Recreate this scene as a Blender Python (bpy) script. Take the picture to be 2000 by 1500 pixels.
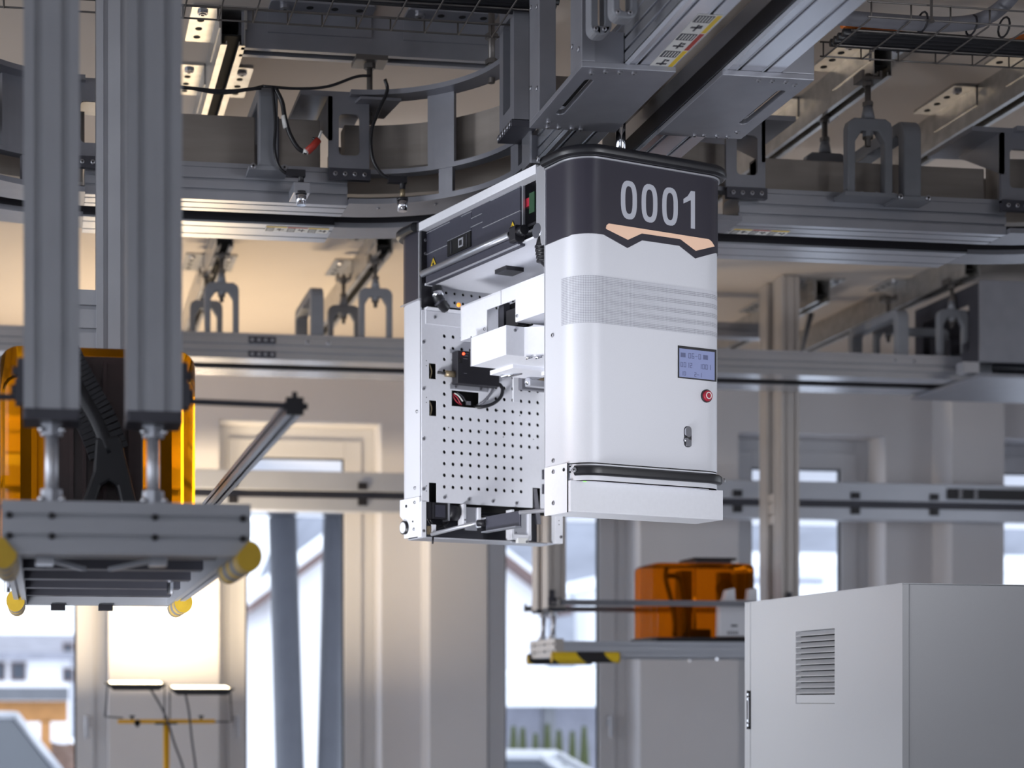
import bpy, bmesh, math, random
from math import sin, cos, pi, radians, atan2, hypot
from mathutils import Matrix, Vector
random.seed(7)
for o in list(bpy.data.objects):
    bpy.data.objects.remove(o)
SC = bpy.context.scene
COL = SC.collection

# ------------------------------------------------------------------ camera, sky, lamps, exposure
CAM = Vector((0, 0, 1.55))
YAW = radians(8.67)
FPX, PPX, PPY = 3345.0, 590.0, 1370.0
cd = bpy.data.cameras.new('camera')
cam = bpy.data.objects.new('camera', cd)
COL.objects.link(cam)
cam.location = CAM
cam.rotation_euler = (pi / 2, 0, -YAW)
cd.sensor_width = 36
cd.lens = FPX / 2000 * 36
cd.shift_x = (1000 - PPX) / 2000
cd.shift_y = (PPY - 750) / 2000
cd.clip_start = .05
cd.clip_end = 600
cd.dof.use_dof = True
cd.dof.focus_distance = 4.5
cd.dof.aperture_fstop = 2.6
SC.camera = cam

W = bpy.data.worlds.new('overcast_sky')
SC.world = W
W.use_nodes = True
wn = W.node_tree.nodes
wn.clear()
wo = wn.new('ShaderNodeOutputWorld')
wb = wn.new('ShaderNodeBackground')
wg = wn.new('ShaderNodeTexGradient')
wt = wn.new('ShaderNodeTexCoord')
wm = wn.new('ShaderNodeMapping')
wr = wn.new('ShaderNodeValToRGB')
wm.inputs['Rotation'].default_value = (0, radians(90), 0)
W.node_tree.links.new(wt.outputs['Generated'], wm.inputs['Vector'])
W.node_tree.links.new(wm.outputs['Vector'], wg.inputs['Vector'])
wr.color_ramp.elements[0].color = (.83, .90, 1, 1)
wr.color_ramp.elements[1].color = (.93, .96, 1, 1)
W.node_tree.links.new(wg.outputs['Color'], wr.inputs['Fac'])
W.node_tree.links.new(wr.outputs['Color'], wb.inputs['Color'])
wb.inputs['Strength'].default_value = 1.75
W.node_tree.links.new(wb.outputs['Background'], wo.inputs['Surface'])


def area(name, loc, aim, sx, sy, power, col, spread=180):
    l = bpy.data.lights.new(name, 'AREA')
    l.shape = 'RECTANGLE'
    l.size, l.size_y = sx, sy
    l.energy = power
    l.color = col
    l.spread = radians(spread)
    o = bpy.data.objects.new(name, l)
    COL.objects.link(o)
    o.location = loc
    d = Vector(aim) - Vector(loc)
    o.rotation_euler = d.to_track_quat('-Z', 'Y').to_euler()
    return o


area('front_fill_light', (3.7, .9, 2.35), (1.42, 4.45, 2.55), 1.2, 1.2, 3.0, (.93, .95, 1), 36)  # added fill light out of view, brightens the robot's front
area('side_fill_light', (-3.6, 3.6, 2.75), (1.2, 4.6, 2.55), 1.5, 1.2, 11, (.93, .95, 1), 70)  # added fill light out of view, brightens left-facing sides
area('low_fill_light', (-.75, 3.0, .35), (1.3, 5.0, 2.4), .9, .7, 7, (.93, .95, 1), 46)  # added fill light below the near lift, brightens the perforated wall

SC.view_settings.view_transform = 'Standard'
SC.view_settings.look = 'None'
SC.view_settings.gamma = 1
SC.view_settings.use_curve_mapping = False
SC.view_settings.exposure = 0.40
SC.cycles.max_bounces = 8
SC.cycles.diffuse_bounces = 4
SC.cycles.glossy_bounces = 4
SC.cycles.transparent_max_bounces = 16
SC.cycles.use_denoising = True
SC.cycles.sample_clamp_indirect = 6


# ------------------------------------------------------------------ view geometry (only to read real positions off known planes)
def ray(px, py):
    x, z = (px - PPX) / FPX, (PPY - py) / FPX
    return (x * cos(YAW) + sin(YAW), cos(YAW) - x * sin(YAW), z)


def onY(px, py, y):
    d = ray(px, py)
    t = y / d[1]
    return (d[0] * t, y, CAM.z + d[2] * t)


def onZ(px, py, z):
    d = ray(px, py)
    t = (z - CAM.z) / d[2]
    return (d[0] * t, d[1] * t, z)


def XY(px, y):
    return onY(px, 1000, y)[0]


# ------------------------------------------------------------------ materials
def lin(c):
    return tuple(((v / 255) / 12.92 if v / 255 <= .04045 else ((v / 255 + .055) / 1.055) ** 2.4) for v in c)


MATS = {}


def mat(name, rgb, rough=.5, metal=0, emit=None, estr=0, noise=0, nscale=40, spec=.5, bump=0, stretch=None):
    m = bpy.data.materials.new(name)
    m.use_nodes = True
    nt = m.node_tree
    b = nt.nodes['Principled BSDF']
    c = lin(rgb)
    b.inputs['Base Color'].default_value = (*c, 1)
    b.inputs['Roughness'].default_value = rough
    b.inputs['Metallic'].default_value = metal
    b.inputs['Specular IOR Level'].default_value = spec
    if emit:
        b.inputs['Emission Color'].default_value = (*lin(emit), 1)
        b.inputs['Emission Strength'].default_value = estr
    if noise:
        tc = nt.nodes.new('ShaderNodeTexCoord')
        mp = nt.nodes.new('ShaderNodeMapping')
        if stretch:
            mp.inputs['Scale'].default_value = stretch
        nz = nt.nodes.new('ShaderNodeTexNoise')
        nz.inputs['Scale'].default_value = nscale
        nz.inputs['Detail'].default_value = 4
        rp = nt.nodes.new('ShaderNodeValToRGB')
        rp.color_ramp.elements[0].position = .3
        rp.color_ramp.elements[1].position = .7
        rp.color_ramp.elements[0].color = (*[max(0, v * (1 - noise)) for v in c], 1)
        rp.color_ramp.elements[1].color = (*[min(1, v * (1 + noise)) for v in c], 1)
        nt.links.new(tc.outputs['Object'], mp.inputs['Vector'])
        nt.links.new(mp.outputs['Vector'], nz.inputs['Vector'])
        nt.links.new(nz.outputs['Fac'], rp.inputs['Fac'])
        nt.links.new(rp.outputs['Color'], b.inputs['Base Color'])
        if bump:
            bp = nt.nodes.new('ShaderNodeBump')
            bp.inputs['Strength'].default_value = bump
            bp.inputs['Distance'].default_value = .002
            nt.links.new(nz.outputs['Fac'], bp.inputs['Height'])
            nt.links.new(bp.outputs['Normal'], b.inputs['Normal'])
    MATS[name] = m
    return m


def glass(name, rgb, gloss=.08, rough=.02, tint=1.0, diff=0.0):
    m = bpy.data.materials.new(name)
    m.use_nodes = True
    nt = m.node_tree
    nt.nodes.clear()
    out = nt.nodes.new('ShaderNodeOutputMaterial')
    tr = nt.nodes.new('ShaderNodeBsdfTransparent')
    tr.inputs['Color'].default_value = (*[v * tint for v in lin(rgb)], 1)
    gl = nt.nodes.new('ShaderNodeBsdfGlossy')
    gl.inputs['Roughness'].default_value = rough
    mx = nt.nodes.new('ShaderNodeMixShader')
    fr = nt.nodes.new('ShaderNodeLayerWeight')
    fr.inputs['Blend'].default_value = gloss
    nt.links.new(fr.outputs['Fresnel'], mx.inputs['Fac'])
    last = tr
    if diff:
        tl = nt.nodes.new('ShaderNodeBsdfTranslucent')
        tl.inputs['Color'].default_value = (*lin(rgb), 1)
        m2 = nt.nodes.new('ShaderNodeMixShader')
        m2.inputs['Fac'].default_value = diff
        nt.links.new(tr.outputs['BSDF'], m2.inputs[1])
        nt.links.new(tl.outputs['BSDF'], m2.inputs[2])
        last = m2
    nt.links.new(last.outputs[0], mx.inputs[1])
    nt.links.new(gl.outputs['BSDF'], mx.inputs[2])
    nt.links.new(mx.outputs['Shader'], out.inputs['Surface'])
    MATS[name] = m
    return m


ALU = mat('anodised_aluminium', (166, 168, 176), .34, .7, noise=.06, nscale=6, stretch=(1, 1, 1))
ALUL = mat('lift_aluminium', (164, 166, 173), .42, .35, noise=.04, nscale=8)
ALUB = mat('bright_aluminium', (205, 207, 214), .25, .85, noise=.04, nscale=5)
BAL = mat('lit_aluminium', (188, 192, 202), .36, .4, noise=.03, nscale=6)  # aluminium copy with highlights and front light put into its colour
STEEL = mat('bracket_steel', (136, 137, 145), .42, .55, noise=.06, nscale=14, bump=.05)
DSTEEL = mat('dark_steel', (72, 72, 80), .45, .5, noise=.08, nscale=10)
CAST = mat('cast_grey_paint', (124, 126, 133), .5, .1, noise=.05, nscale=20)
DUCT = mat('brushed_duct_steel', (146, 138, 132), .55, .35, noise=.10, nscale=30, stretch=(.15, .15, 1))
ZINC = mat('galvanised_steel', (176, 174, 172), .34, .8, noise=.15, nscale=22)
ROD = mat('threaded_rod_steel', (110, 106, 104), .4, .7)
CHROME = mat('chrome', (225, 226, 232), .12, 1)
SCREW = mat('screw_steel', (170, 170, 176), .3, .9)
HOLE = mat('recess_black', (14, 13, 16), .8, 0)
BLACK = mat('black_plastic', (30, 29, 35), .45, 0)
RUBBER = mat('black_rubber', (26, 26, 31), .38, 0)
BAND = mat('anthracite_lacquer', (52, 50, 60), .32, 0, spec=.5)
PANELB = mat('anthracite_panel', (66, 66, 78), .42, .2, noise=.05, nscale=60)
WHITE = mat('white_pearl_lacquer', (214, 215, 222), .5, .2, spec=.5, noise=.012, nscale=300)
WHITE2 = mat('white_sheet_metal', (232, 233, 240), .42, 0, noise=.015, nscale=90)
SILVER = mat('satin_silver', (196, 197, 204), .34, .6)
NUM = mat('grey_vinyl_numeral', (182, 184, 194), .5, 0)
PEACH = mat('peach_light_diffuser', (222, 190, 168), .4, 0, emit=(238, 186, 152), estr=.16)
LCD = mat('lcd_backlit', (128, 136, 172), .25, 0, emit=(128, 138, 180), estr=.22)
LCDD = mat('lcd_dark_ink', (96, 102, 138), .4, 0)
RED = mat('red_button', (170, 44, 62), .3, 0)
YEL = mat('warning_yellow', (226, 190, 40), .5, 0)
YEL2 = mat('bumper_yellow', (196, 160, 40), .55, 0, noise=.05, nscale=50)
LBLW = mat('label_white', (226, 226, 224), .5, 0)
LBLR = mat('label_red', (170, 52, 40), .5, 0)
GREENL = mat('green_status_led', (130, 230, 90), .4, 0, emit=(130, 240, 90), estr=1.2)
REDL = mat('red_status_led', (255, 80, 50), .4, 0, emit=(255, 70, 40), estr=3)
AMBL = mat('amber_status_led', (240, 150, 50), .3, 0, emit=(240, 140, 40), estr=.8)
PCBG = mat('green_circuit_board', (34, 70, 44), .5, 0)
BRASS = mat('braided_brass', (150, 135, 110), .4, .7, noise=.3, nscale=400)
WALL = mat('white_plaster', (212, 211, 215), .9, 0, noise=.02, nscale=3, spec=.2)
CEIL = mat('white_ceiling_paint', (198, 188, 180), .9, 0, noise=.02, nscale=2, spec=.2)
FLOOR = mat('grey_screed_floor', (172, 172, 174), .7, 0, noise=.05, nscale=2)
FRAME = mat('white_window_frame', (206, 206, 210), .5, 0)
GASK = mat('black_gasket', (34, 33, 38), .6, 0)
PANE = glass('window_glass', (250, 252, 255), .04)
AMBER = glass('amber_acrylic', (255, 204, 76), .10, .04, 1.0, .22)
LAMPF = mat('lit_lamp_glass', (255, 246, 225), .4, 0, emit=(255, 236, 200), estr=6)
LAMPY = mat('yellow_steel_tube', (226, 168, 28), .4, .1)
CABW = mat('cabinet_light_grey', (200, 201, 205), .5, 0, noise=.01, nscale=300)
ORNG = mat('orange_cable', (196, 104, 34), .45, 0)
GREYC = mat('grey_conduit', (112, 112, 120), .45, 0)
SNOW = mat('snow', (244, 247, 252), .9, 0)
HWALL = mat('render_white_house', (232, 232, 236), .9, 0)
HROOF = mat('snowy_grey_roof', (140, 141, 152), .9, 0, noise=.2, nscale=2)
HWOOD = mat('weathered_eave_wood', (112, 94, 92), .9, 0)
TIMB = mat('larch_timber', (176, 126, 76), .8, 0, noise=.1, nscale=8)
PIPE = mat('concrete_column_grey', (108, 110, 116), .6, .1, noise=.08, nscale=4)
HILL = mat('winter_hillside', (132, 137, 150), 1, 0, noise=.18, nscale=.25)
CONIF = mat('conifer_green', (74, 82, 52), .9, 0, noise=.25, nscale=20)
CARP = mat('silver_car_paint', (190, 193, 200), .3, .3)
CARG = mat('dark_car_glass', (70, 76, 86), .15, 0)
HEDGE = mat('brown_hedge', (120, 98, 88), 1, 0, noise=.3, nscale=6)


def stripes(name, ca, cb, scale, ang):
    m = bpy.data.materials.new(name)
    m.use_nodes = True
    nt = m.node_tree
    b = nt.nodes['Principled BSDF']
    tc = nt.nodes.new('ShaderNodeTexCoord')
    mp = nt.nodes.new('ShaderNodeMapping')
    mp.inputs['Rotation'].default_value = ang
    wv = nt.nodes.new('ShaderNodeTexWave')
    wv.inputs['Scale'].default_value = scale
    rp = nt.nodes.new('ShaderNodeValToRGB')
    rp.color_ramp.interpolation = 'CONSTANT'
    rp.color_ramp.elements[0].color = (*lin(ca), 1)
    rp.color_ramp.elements[1].position = .5
    rp.color_ramp.elements[1].color = (*lin(cb), 1)
    nt.links.new(tc.outputs['Object'], mp.inputs['Vector'])
    nt.links.new(mp.outputs['Vector'], wv.inputs['Vector'])
    nt.links.new(wv.outputs['Color'], rp.inputs['Fac'])
    nt.links.new(rp.outputs['Color'], b.inputs['Base Color'])
    b.inputs['Roughness'].default_value = .5
    MATS[name] = m
    return m


HAZ = stripes('hazard_stripes', (232, 196, 34), (34, 33, 36), 2.4, (0, radians(38), 0))
HAZ2 = stripes('worn_hazard_stripes', (196, 160, 60), (120, 118, 120), 3.2, (0, 0, radians(38)))


def perf_material():
    """fine printed mesh pattern on the cover, drawn in metres from the UV map (u = path length, v = height)"""
    m = bpy.data.materials.new('printed_mesh_band')
    m.use_nodes = True
    nt = m.node_tree
    L = nt.links.new
    b = nt.nodes['Principled BSDF']
    b.inputs['Roughness'].default_value = .36
    uv = nt.nodes.new('ShaderNodeTexCoord')
    mp = nt.nodes.new('ShaderNodeMapping')
    mp.inputs['Rotation'].default_value = (0, 0, radians(45))
    ck = nt.nodes.new('ShaderNodeTexChecker')
    ck.inputs['Scale'].default_value = 330
    L(uv.outputs['UV'], mp.inputs['Vector'])
    L(mp.outputs['Vector'], ck.inputs['Vector'])
    sp = nt.nodes.new('ShaderNodeSeparateXYZ')
    L(uv.outputs['UV'], sp.inputs['Vector'])

    def math_(op, a, b_=None):
        n = nt.nodes.new('ShaderNodeMath')
        n.operation = op
        for i, v in enumerate((a, b_)):
            if v is None:
                continue
            if isinstance(v, (int, float)):
                n.inputs[i].default_value = v
            else:
                L(v, n.inputs[i])
        return n.outputs[0]
    # five horizontal bars that grow stronger to the right
    bar = math_('GREATER_THAN', math_('FRACT', math_('MULTIPLY', sp.outputs['Y'], 40)), .5)
    grow = math_('MINIMUM', math_('MULTIPLY', math_('MAXIMUM', math_('SUBTRACT', sp.outputs['X'], .15), 0), 1.6), .55)
    k = math_('SUBTRACT', .62, math_('MULTIPLY', bar, grow))
    f = math_('MULTIPLY', ck.outputs['Fac'], k)
    mx = nt.nodes.new('ShaderNodeMix')
    mx.data_type = 'RGBA'
    L(f, mx.inputs['Factor'])
    mx.inputs['A'].default_value = (*lin((208, 209, 217)), 1)
    mx.inputs['B'].default_value = (*lin((104, 106, 120)), 1)
    L(mx.outputs['Result'], b.inputs['Base Color'])
    return m


PERF = perf_material()


# ------------------------------------------------------------------ mesh building
class MB:
    def __init__(s, T=None):
        s.v, s.f, s.m, s.sm = [], [], [], []
        s.T = T
        s.cur = 0
        s.smooth = False
        s.uv = None

    def add(s, vs, fs):
        n = len(s.v)
        for p in vs:
            p = Vector(p)
            s.v.append(s.T @ p if s.T else p)
        for f in fs:
            s.f.append(tuple(i + n for i in f))
            s.m.append(s.cur)
            s.sm.append(s.smooth)

    def box(s, x0, x1, y0, y1, z0, z1):
        x0, x1 = min(x0, x1), max(x0, x1)
        y0, y1 = min(y0, y1), max(y0, y1)
        z0, z1 = min(z0, z1), max(z0, z1)
        s.add([(x0, y0, z0), (x1, y0, z0), (x1, y1, z0), (x0, y1, z0), (x0, y0, z1), (x1, y0, z1), (x1, y1, z1), (x0, y1, z1)],
              [(0, 3, 2, 1), (4, 5, 6, 7), (0, 1, 5, 4), (1, 2, 6, 5), (2, 3, 7, 6), (3, 0, 4, 7)])
        return s

    def prism(s, poly, ax, a0, a1):
        """poly: 2-D points; ax 'x': (y,z)  'y': (x,z)  'z': (x,y)"""
        mk = {'x': lambda p, a: (a, p[0], p[1]), 'y': lambda p, a: (p[0], a, p[1]), 'z': lambda p, a: (p[0], p[1], a)}[ax]
        n = len(poly)
        ar = sum(poly[i][0] * poly[(i + 1) % n][1] - poly[(i + 1) % n][0] * poly[i][1] for i in range(n))
        if (ar < 0) != (ax == 'y'):
            poly = poly[::-1]
        if a0 > a1:
            a0, a1 = a1, a0
        s.add([mk(p, a0) for p in poly] + [mk(p, a1) for p in poly],
              [tuple(range(n))[::-1], tuple(range(n, 2 * n))] + [(i, (i + 1) % n, n + (i + 1) % n, n + i) for i in range(n)])
        return s

    def ring(s, outer, inner, ax, a0, a1):
        mk = {'x': lambda p, a: (a, p[0], p[1]), 'y': lambda p, a: (p[0], a, p[1]), 'z': lambda p, a: (p[0], p[1], a)}[ax]
        n = len(outer)
        vs = [mk(p, a0) for p in outer] + [mk(p, a0) for p in inner] + [mk(p, a1) for p in outer] + [mk(p, a1) for p in inner]
        fs = []
        for i in range(n):
            j = (i + 1) % n
            fs += [(i, n + i, n + j, j), (2 * n + i, 2 * n + j, 3 * n + j, 3 * n + i), (i, j, 2 * n + j, 2 * n + i), (n + i, 3 * n + i, 3 * n + j, n + j)]
        s.add(vs, fs)
        return s

    def cyl(s, p0, p1, r, n=12, r1=None):
        p0, p1 = Vector(p0), Vector(p1)
        d = (p1 - p0).normalized()
        a = d.orthogonal().normalized()
        b = d.cross(a)
        r1 = r if r1 is None else r1
        vs = [p0 + (a * cos(2 * pi * i / n) + b * sin(2 * pi * i / n)) * r for i in range(n)]
        vs += [p1 + (a * cos(2 * pi * i / n) + b * sin(2 * pi * i / n)) * r1 for i in range(n)]
        k = s.smooth
        s.smooth = False
        s.add(vs, [tuple(range(n))[::-1], tuple(range(n, 2 * n))])
        nb = len(s.v) - 2 * n
        s.smooth = n > 8
        for i in range(n):
            s.f.append((nb + i, nb + (i + 1) % n, nb + n + (i + 1) % n, nb + n + i))
            s.m.append(s.cur)
            s.sm.append(s.smooth)
        s.smooth = k
        return s

    def tube(s, pts, r, n=8):
        pts = [Vector(p) for p in pts]
        N = len(pts)
        vs = []
        up = None
        for i, p in enumerate(pts):
            d = (pts[min(i + 1, N - 1)] - pts[max(i - 1, 0)]).normalized()
            a = d.orthogonal().normalized() if up is None else (up - d * up.dot(d)).normalized()
            up = a
            b = d.cross(a)
            vs += [p + (a * cos(2 * pi * k / n) + b * sin(2 * pi * k / n)) * r for k in range(n)]
        fs = [tuple(range(n))[::-1], tuple(range((N - 1) * n, N * n))]
        for i in range(N - 1):
            for k in range(n):
                fs.append((i * n + k, i * n + (k + 1) % n, (i + 1) * n + (k + 1) % n, (i + 1) * n + k))
        kk = s.smooth
        s.smooth = True
        s.add(vs, fs)
        s.smooth = kk
        return s

    def arc(s, prof, c, a0, a1, n=16):
        """revolve the closed (r, z) profile about the vertical through c"""
        m = len(prof)
        vs = []
        for i in range(n + 1):
            a = radians(a0 + (a1 - a0) * i / n)
            vs += [(c[0] + r * cos(a), c[1] + r * sin(a), z) for r, z in prof]
        fs = [tuple(range(m)), tuple(range(n * m, (n + 1) * m))[::-1]]
        for i in range(n):
            for k in range(m):
                fs.append((i * m + k, (i + 1) * m + k, (i + 1) * m + (k + 1) % m, i * m + (k + 1) % m))
        s.add(vs, fs)
        return s

    def sphere(s, c, r, n=10, sz=1.0):
        vs, fs = [], []
        for i in range(n + 1):
            t = pi * i / n
            for k in range(n):
                a = 2 * pi * k / n
                vs.append((c[0] + r * sin(t) * cos(a), c[1] + r * sin(t) * sin(a), c[2] + r * cos(t) * sz))
        for i in range(n):
            for k in range(n):
                fs.append((i * n + k, (i + 1) * n + k, (i + 1) * n + (k + 1) % n, i * n + (k + 1) % n))
        kk = s.smooth
        s.smooth = True
        s.add(vs, fs)
        s.smooth = kk
        return s


def wmat(o):
    M = o.matrix_basis.copy()
    while o.parent:
        o = o.parent
        M = o.matrix_basis @ M
    return M


def obj(name, mb, m, parent=None, bevel=0, fixn=True, solid=0):
    me = bpy.data.meshes.new(name)
    M = wmat(parent).inverted() if parent else None
    me.from_pydata([tuple(M @ v) if M else tuple(v) for v in mb.v], [], mb.f)
    for mm in (m if isinstance(m, (list, tuple)) else [m]):
        me.materials.append(mm)
    me.polygons.foreach_set('material_index', mb.m)
    me.polygons.foreach_set('use_smooth', mb.sm)
    if mb.uv:
        l = me.uv_layers.new(name='UVMap')
        for li, lp in enumerate(me.loops):
            l.data[li].uv = mb.uv[lp.vertex_index]
    if fixn:
        bm = bmesh.new()
        bm.from_mesh(me)
        bmesh.ops.recalc_face_normals(bm, faces=bm.faces)
        bm.to_mesh(me)
        bm.free()
    o = bpy.data.objects.new(name, me)
    COL.objects.link(o)
    if parent:
        o.parent = parent
    if solid:
        md = o.modifiers.new('thickness', 'SOLIDIFY')
        md.thickness = solid
        md.offset = -1
    if bevel:
        md = o.modifiers.new('edge', 'BEVEL')
        md.width = bevel
        md.segments = 2
        md.limit_method = 'ANGLE'
        md.angle_limit = radians(40)
    return o


def tag(o, label, cat, group=None, kind=None):
    o['label'] = label
    o['category'] = cat
    if group:
        o['group'] = group
    if kind:
        o['kind'] = kind
    return o


def thing(name, label, cat, loc=(0, 0, 0), rz=0, group=None):
    o = bpy.data.objects.new(name, None)
    COL.objects.link(o)
    o.empty_display_size = .05
    o.location = loc
    o.rotation_euler = (0, 0, rz)
    o.matrix_basis = Matrix.Translation(loc) @ Matrix.Rotation(rz, 4, 'Z')
    return tag(o, label, cat, group)


def struct(name, mb, m, bevel=0):
    o = obj(name, mb, m, None, bevel)
    o['kind'] = 'structure'
    return o


def dup(root, loc, label, rz=None):
    kids = {}
    for o in bpy.data.objects:
        if o.parent:
            kids.setdefault(o.parent.name, []).append(o)
    r = root.copy()
    COL.objects.link(r)
    r.location = loc
    if rz is not None:
        r.rotation_euler = (0, 0, rz)
    r['label'] = label
    for ch in kids.get(root.name, []):
        c = ch.copy()
        COL.objects.link(c)
        c.parent = r
        for g in kids.get(ch.name, []):
            d = g.copy()
            COL.objects.link(d)
            d.parent = c
    return r


def _bolt_mesh(name, m, hexn, dome):
    mb = MB()
    mb.cyl((0, 0, 0), (0, 0, .55), 1, hexn)
    mb.cyl((0, 0, .55), (0, 0, .75), .9, hexn, .55)
    mb.cur = 1
    mb.cyl((0, 0, .70), (0, 0, .77), .42, 6)
    me = bpy.data.meshes.new(name)
    me.from_pydata([tuple(v) for v in mb.v], [], mb.f)
    me.materials.append(m)
    me.materials.append(HOLE)
    me.polygons.foreach_set('material_index', mb.m)
    return me


BOLT = _bolt_mesh('bolt', SCREW, 10, 1)
BOLTD = _bolt_mesh('dark_bolt', BLACK, 10, 1)


def bolt(parent, p, n, r=.006, name='bolt', mesh=None):
    o = bpy.data.objects.new(name, mesh or BOLT)
    COL.objects.link(o)
    o.parent = parent
    q = Vector(n).to_track_quat('Z', 'Y').to_matrix().to_4x4()
    M = Matrix.Translation(Vector(p)) @ q @ Matrix.Scale(r, 4)
    o.matrix_basis = wmat(parent).inverted() @ M
    return o


def rr(cx, cy, w, h, r, n=4):
    pts = []
    for qx, qy, a in ((1, 1, 0), (-1, 1, 90), (-1, -1, 180), (1, -1, 270)):
        for i in range(n + 1):
            t = radians(a + 90 * i / n)
            pts.append((cx + qx * (w / 2 - r) + r * cos(t), cy + qy * (h / 2 - r) + r * sin(t)))
    return pts


def slotted(x0, x1, y0, y1, slots, gw=.008, gd=.008, lip=.0025):
    """rectangle outline with T-slot grooves; slots: {'b':[x..],'r':[y..],'t':[x..],'l':[y..]}"""
    P = []

    def edge(p, d, nrm, ts):
        for t in ts:
            q = [(t - gw / 2, 0), (t - gw / 2, lip), (t - gw, lip), (t - gw, gd), (t + gw, gd), (t + gw, lip), (t + gw / 2, lip), (t + gw / 2, 0)]
            for a, b in q:
                P.append((p[0] + d[0] * a - nrm[0] * b, p[1] + d[1] * a - nrm[1] * b))
    w, h = x1 - x0, y1 - y0
    P.append((x0, y0)); edge((x0, y0), (1, 0), (0, -1), sorted(t - x0 for t in slots.get('b', [])))
    P.append((x1, y0)); edge((x1, y0), (0, 1), (1, 0), sorted(t - y0 for t in slots.get('r', [])))
    P.append((x1, y1)); edge((x1, y1), (-1, 0), (0, 1), sorted(x1 - t for t in slots.get('t', [])))
    P.append((x0, y1)); edge((x0, y1), (0, -1), (-1, 0), sorted(y1 - t for t in slots.get('l', [])))
    return P


def smoothpath(pts, n=6):
    """Catmull-Rom through the points"""
    P = [Vector(p) for p in pts]
    P = [P[0] * 2 - P[1]] + P + [P[-1] * 2 - P[-2]]
    out = []
    for i in range(1, len(P) - 2):
        a, b, c, d = P[i - 1:i + 3]
        for k in range(n):
            t = k / n
            out.append(.5 * (2 * b + (c - a) * t + (2 * a - 5 * b + 4 * c - d) * t * t + (3 * b - a - 3 * c + d) * t ** 3))
    out.append(P[-2])
    return out

# ================================================================== the room
ZC = 3.65
YW = 9.75
ZT = 3.066
struct('floor', MB().box(-7, 11, -5, YW + .35, -.1, 0), FLOOR)
struct('ceiling', MB().box(-7, 11, -3.2, YW + .35, ZC, ZC + .15), CEIL)
OPEN = [(-1.19 - .942, -1.19), (.38 - .942, .38), (1.952 - .945, 1.952), (3.516 - .942, 3.516), (5.073 - .942, 5.073), (6.63 - .942, 6.63)]
ZO0, ZO1 = .12, 3.165
wb_ = MB()
xs = [-7] + [v for o in OPEN for v in o] + [11]
for i in range(0, len(xs), 2):
    wb_.box(xs[i], xs[i + 1], YW, YW + .35, 0, ZC)
for a, b in OPEN:
    wb_.box(a, b, YW, YW + .35, ZO1, ZC)
    wb_.box(a, b, YW, YW + .35, 0, ZO0)
struct('wall_back', wb_, WALL)
wf = MB()
fx = [-7, -5.6, -4.2, -2.6, -.8, 3.8, 4.6, 11]
for i in range(0, len(fx), 2):
    wf.box(fx[i], fx[i + 1], -3.2, -3, 0, ZC)
for i in range(1, len(fx) - 1, 2):
    wf.box(fx[i], fx[i + 1], -3.2, -3, 3.2, ZC)
    wf.box(fx[i], fx[i + 1], -3.2, -3, 0, .3)
struct('unseen_wall_front', wf, WALL)  # unseen wall added behind the camera; its openings shape the light
struct('wall_right', MB().box(7.2, 7.4, -3, 3.6, 0, ZC).box(7.2, 7.4, 7.3, YW, 0, ZC).box(7.2, 7.4, 3.6, 7.3, 3.3, ZC).box(7.2, 7.4, 3.6, 7.3, 0, .2), WALL)  # opening in this unseen wall placed to light the far rails
for i, x in enumerate((2.186, 5.376)):
    struct('trim_%d' % (i + 1), MB().box(x, x + .335, 9.52, YW, 0, ZC), WALL)
HAND = {1: 1, 2: 0, 3: 1, 4: 1}
for i, (a, b) in enumerate(OPEN):
    w = MB()
    y0, y1 = 9.97, 10.05
    for k, (d, ya, yb) in enumerate(((.08, y0 + .02, y1), (.178, y0, y1 - .01))):
        e0 = 0 if k == 0 else .076
        w.box(a + e0, a + d, ya, yb, ZO0 + e0, ZO1 - e0)
        w.box(b - d, b - e0, ya, yb, ZO0 + e0, ZO1 - e0)
        w.box(a + d, b - d, ya, yb, ZO1 - d, ZO1 - e0)
        w.box(a + d, b - d, ya, yb, ZO0 + e0, ZO0 + d)
    wo_ = struct('window_%d' % (i + 1), w, FRAME, .004)
    g = .178
    obj('pane', MB().box(a + g - .005, b - g + .005, y0 + .035, y0 + .041, ZO0 + g, ZO1 - g), PANE, wo_)
    gk = MB()
    t = .012
    gk.ring([(a + g, ZO0 + g), (b - g, ZO0 + g), (b - g, ZO1 - g), (a + g, ZO1 - g)],
            [(a + g + t, ZO0 + g + t), (b - g - t, ZO0 + g + t), (b - g - t, ZO1 - g - t), (a + g + t, ZO1 - g - t)], 'y', y0 + .02, y0 + .032)
    obj('gasket', gk, GASK, wo_)
    if i in HAND:
        hx = (b - .12) if HAND[i] else (a + .125)
        h = MB()
        h.box(hx - .014, hx + .014, y0 - .012, y0, 1.40, 1.47)
        h.cyl((hx, y0 - .01, 1.455), (hx, y0 - .05, 1.455), .009)
        h.box(hx - .011, hx + .011, y0 - .062, y0 - .045, 1.335, 1.468)
        obj('handle', h, SILVER, wo_, .003)

# ================================================================== outside
g = MB().box(-40, 60, YW + .35, 90, -.6, -.4)
struct('ground_outside', g, SNOW)
hm = MB()
nx, ny = 40, 8
vs, fs = [], []
for j in range(ny + 1):
    for i in range(nx + 1):
        x = -60 + 170 * i / nx
        t = j / ny
        k_ = min(1, max(0, (x - 14) / 10))
        vs.append((x, 90 + 60 * t, -.5 + t * (5 + 16 * k_ * k_ * (3 - 2 * k_) * (1 + .1 * sin(x * .31)))))
for j in range(ny):
    for i in range(nx):
        fs.append((j * (nx + 1) + i, j * (nx + 1) + i + 1, (j + 1) * (nx + 1) + i + 1, (j + 1) * (nx + 1) + i))
hm.smooth = True
hm.add(vs, fs)
struct('hill_outside', hm, HILL)

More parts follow.
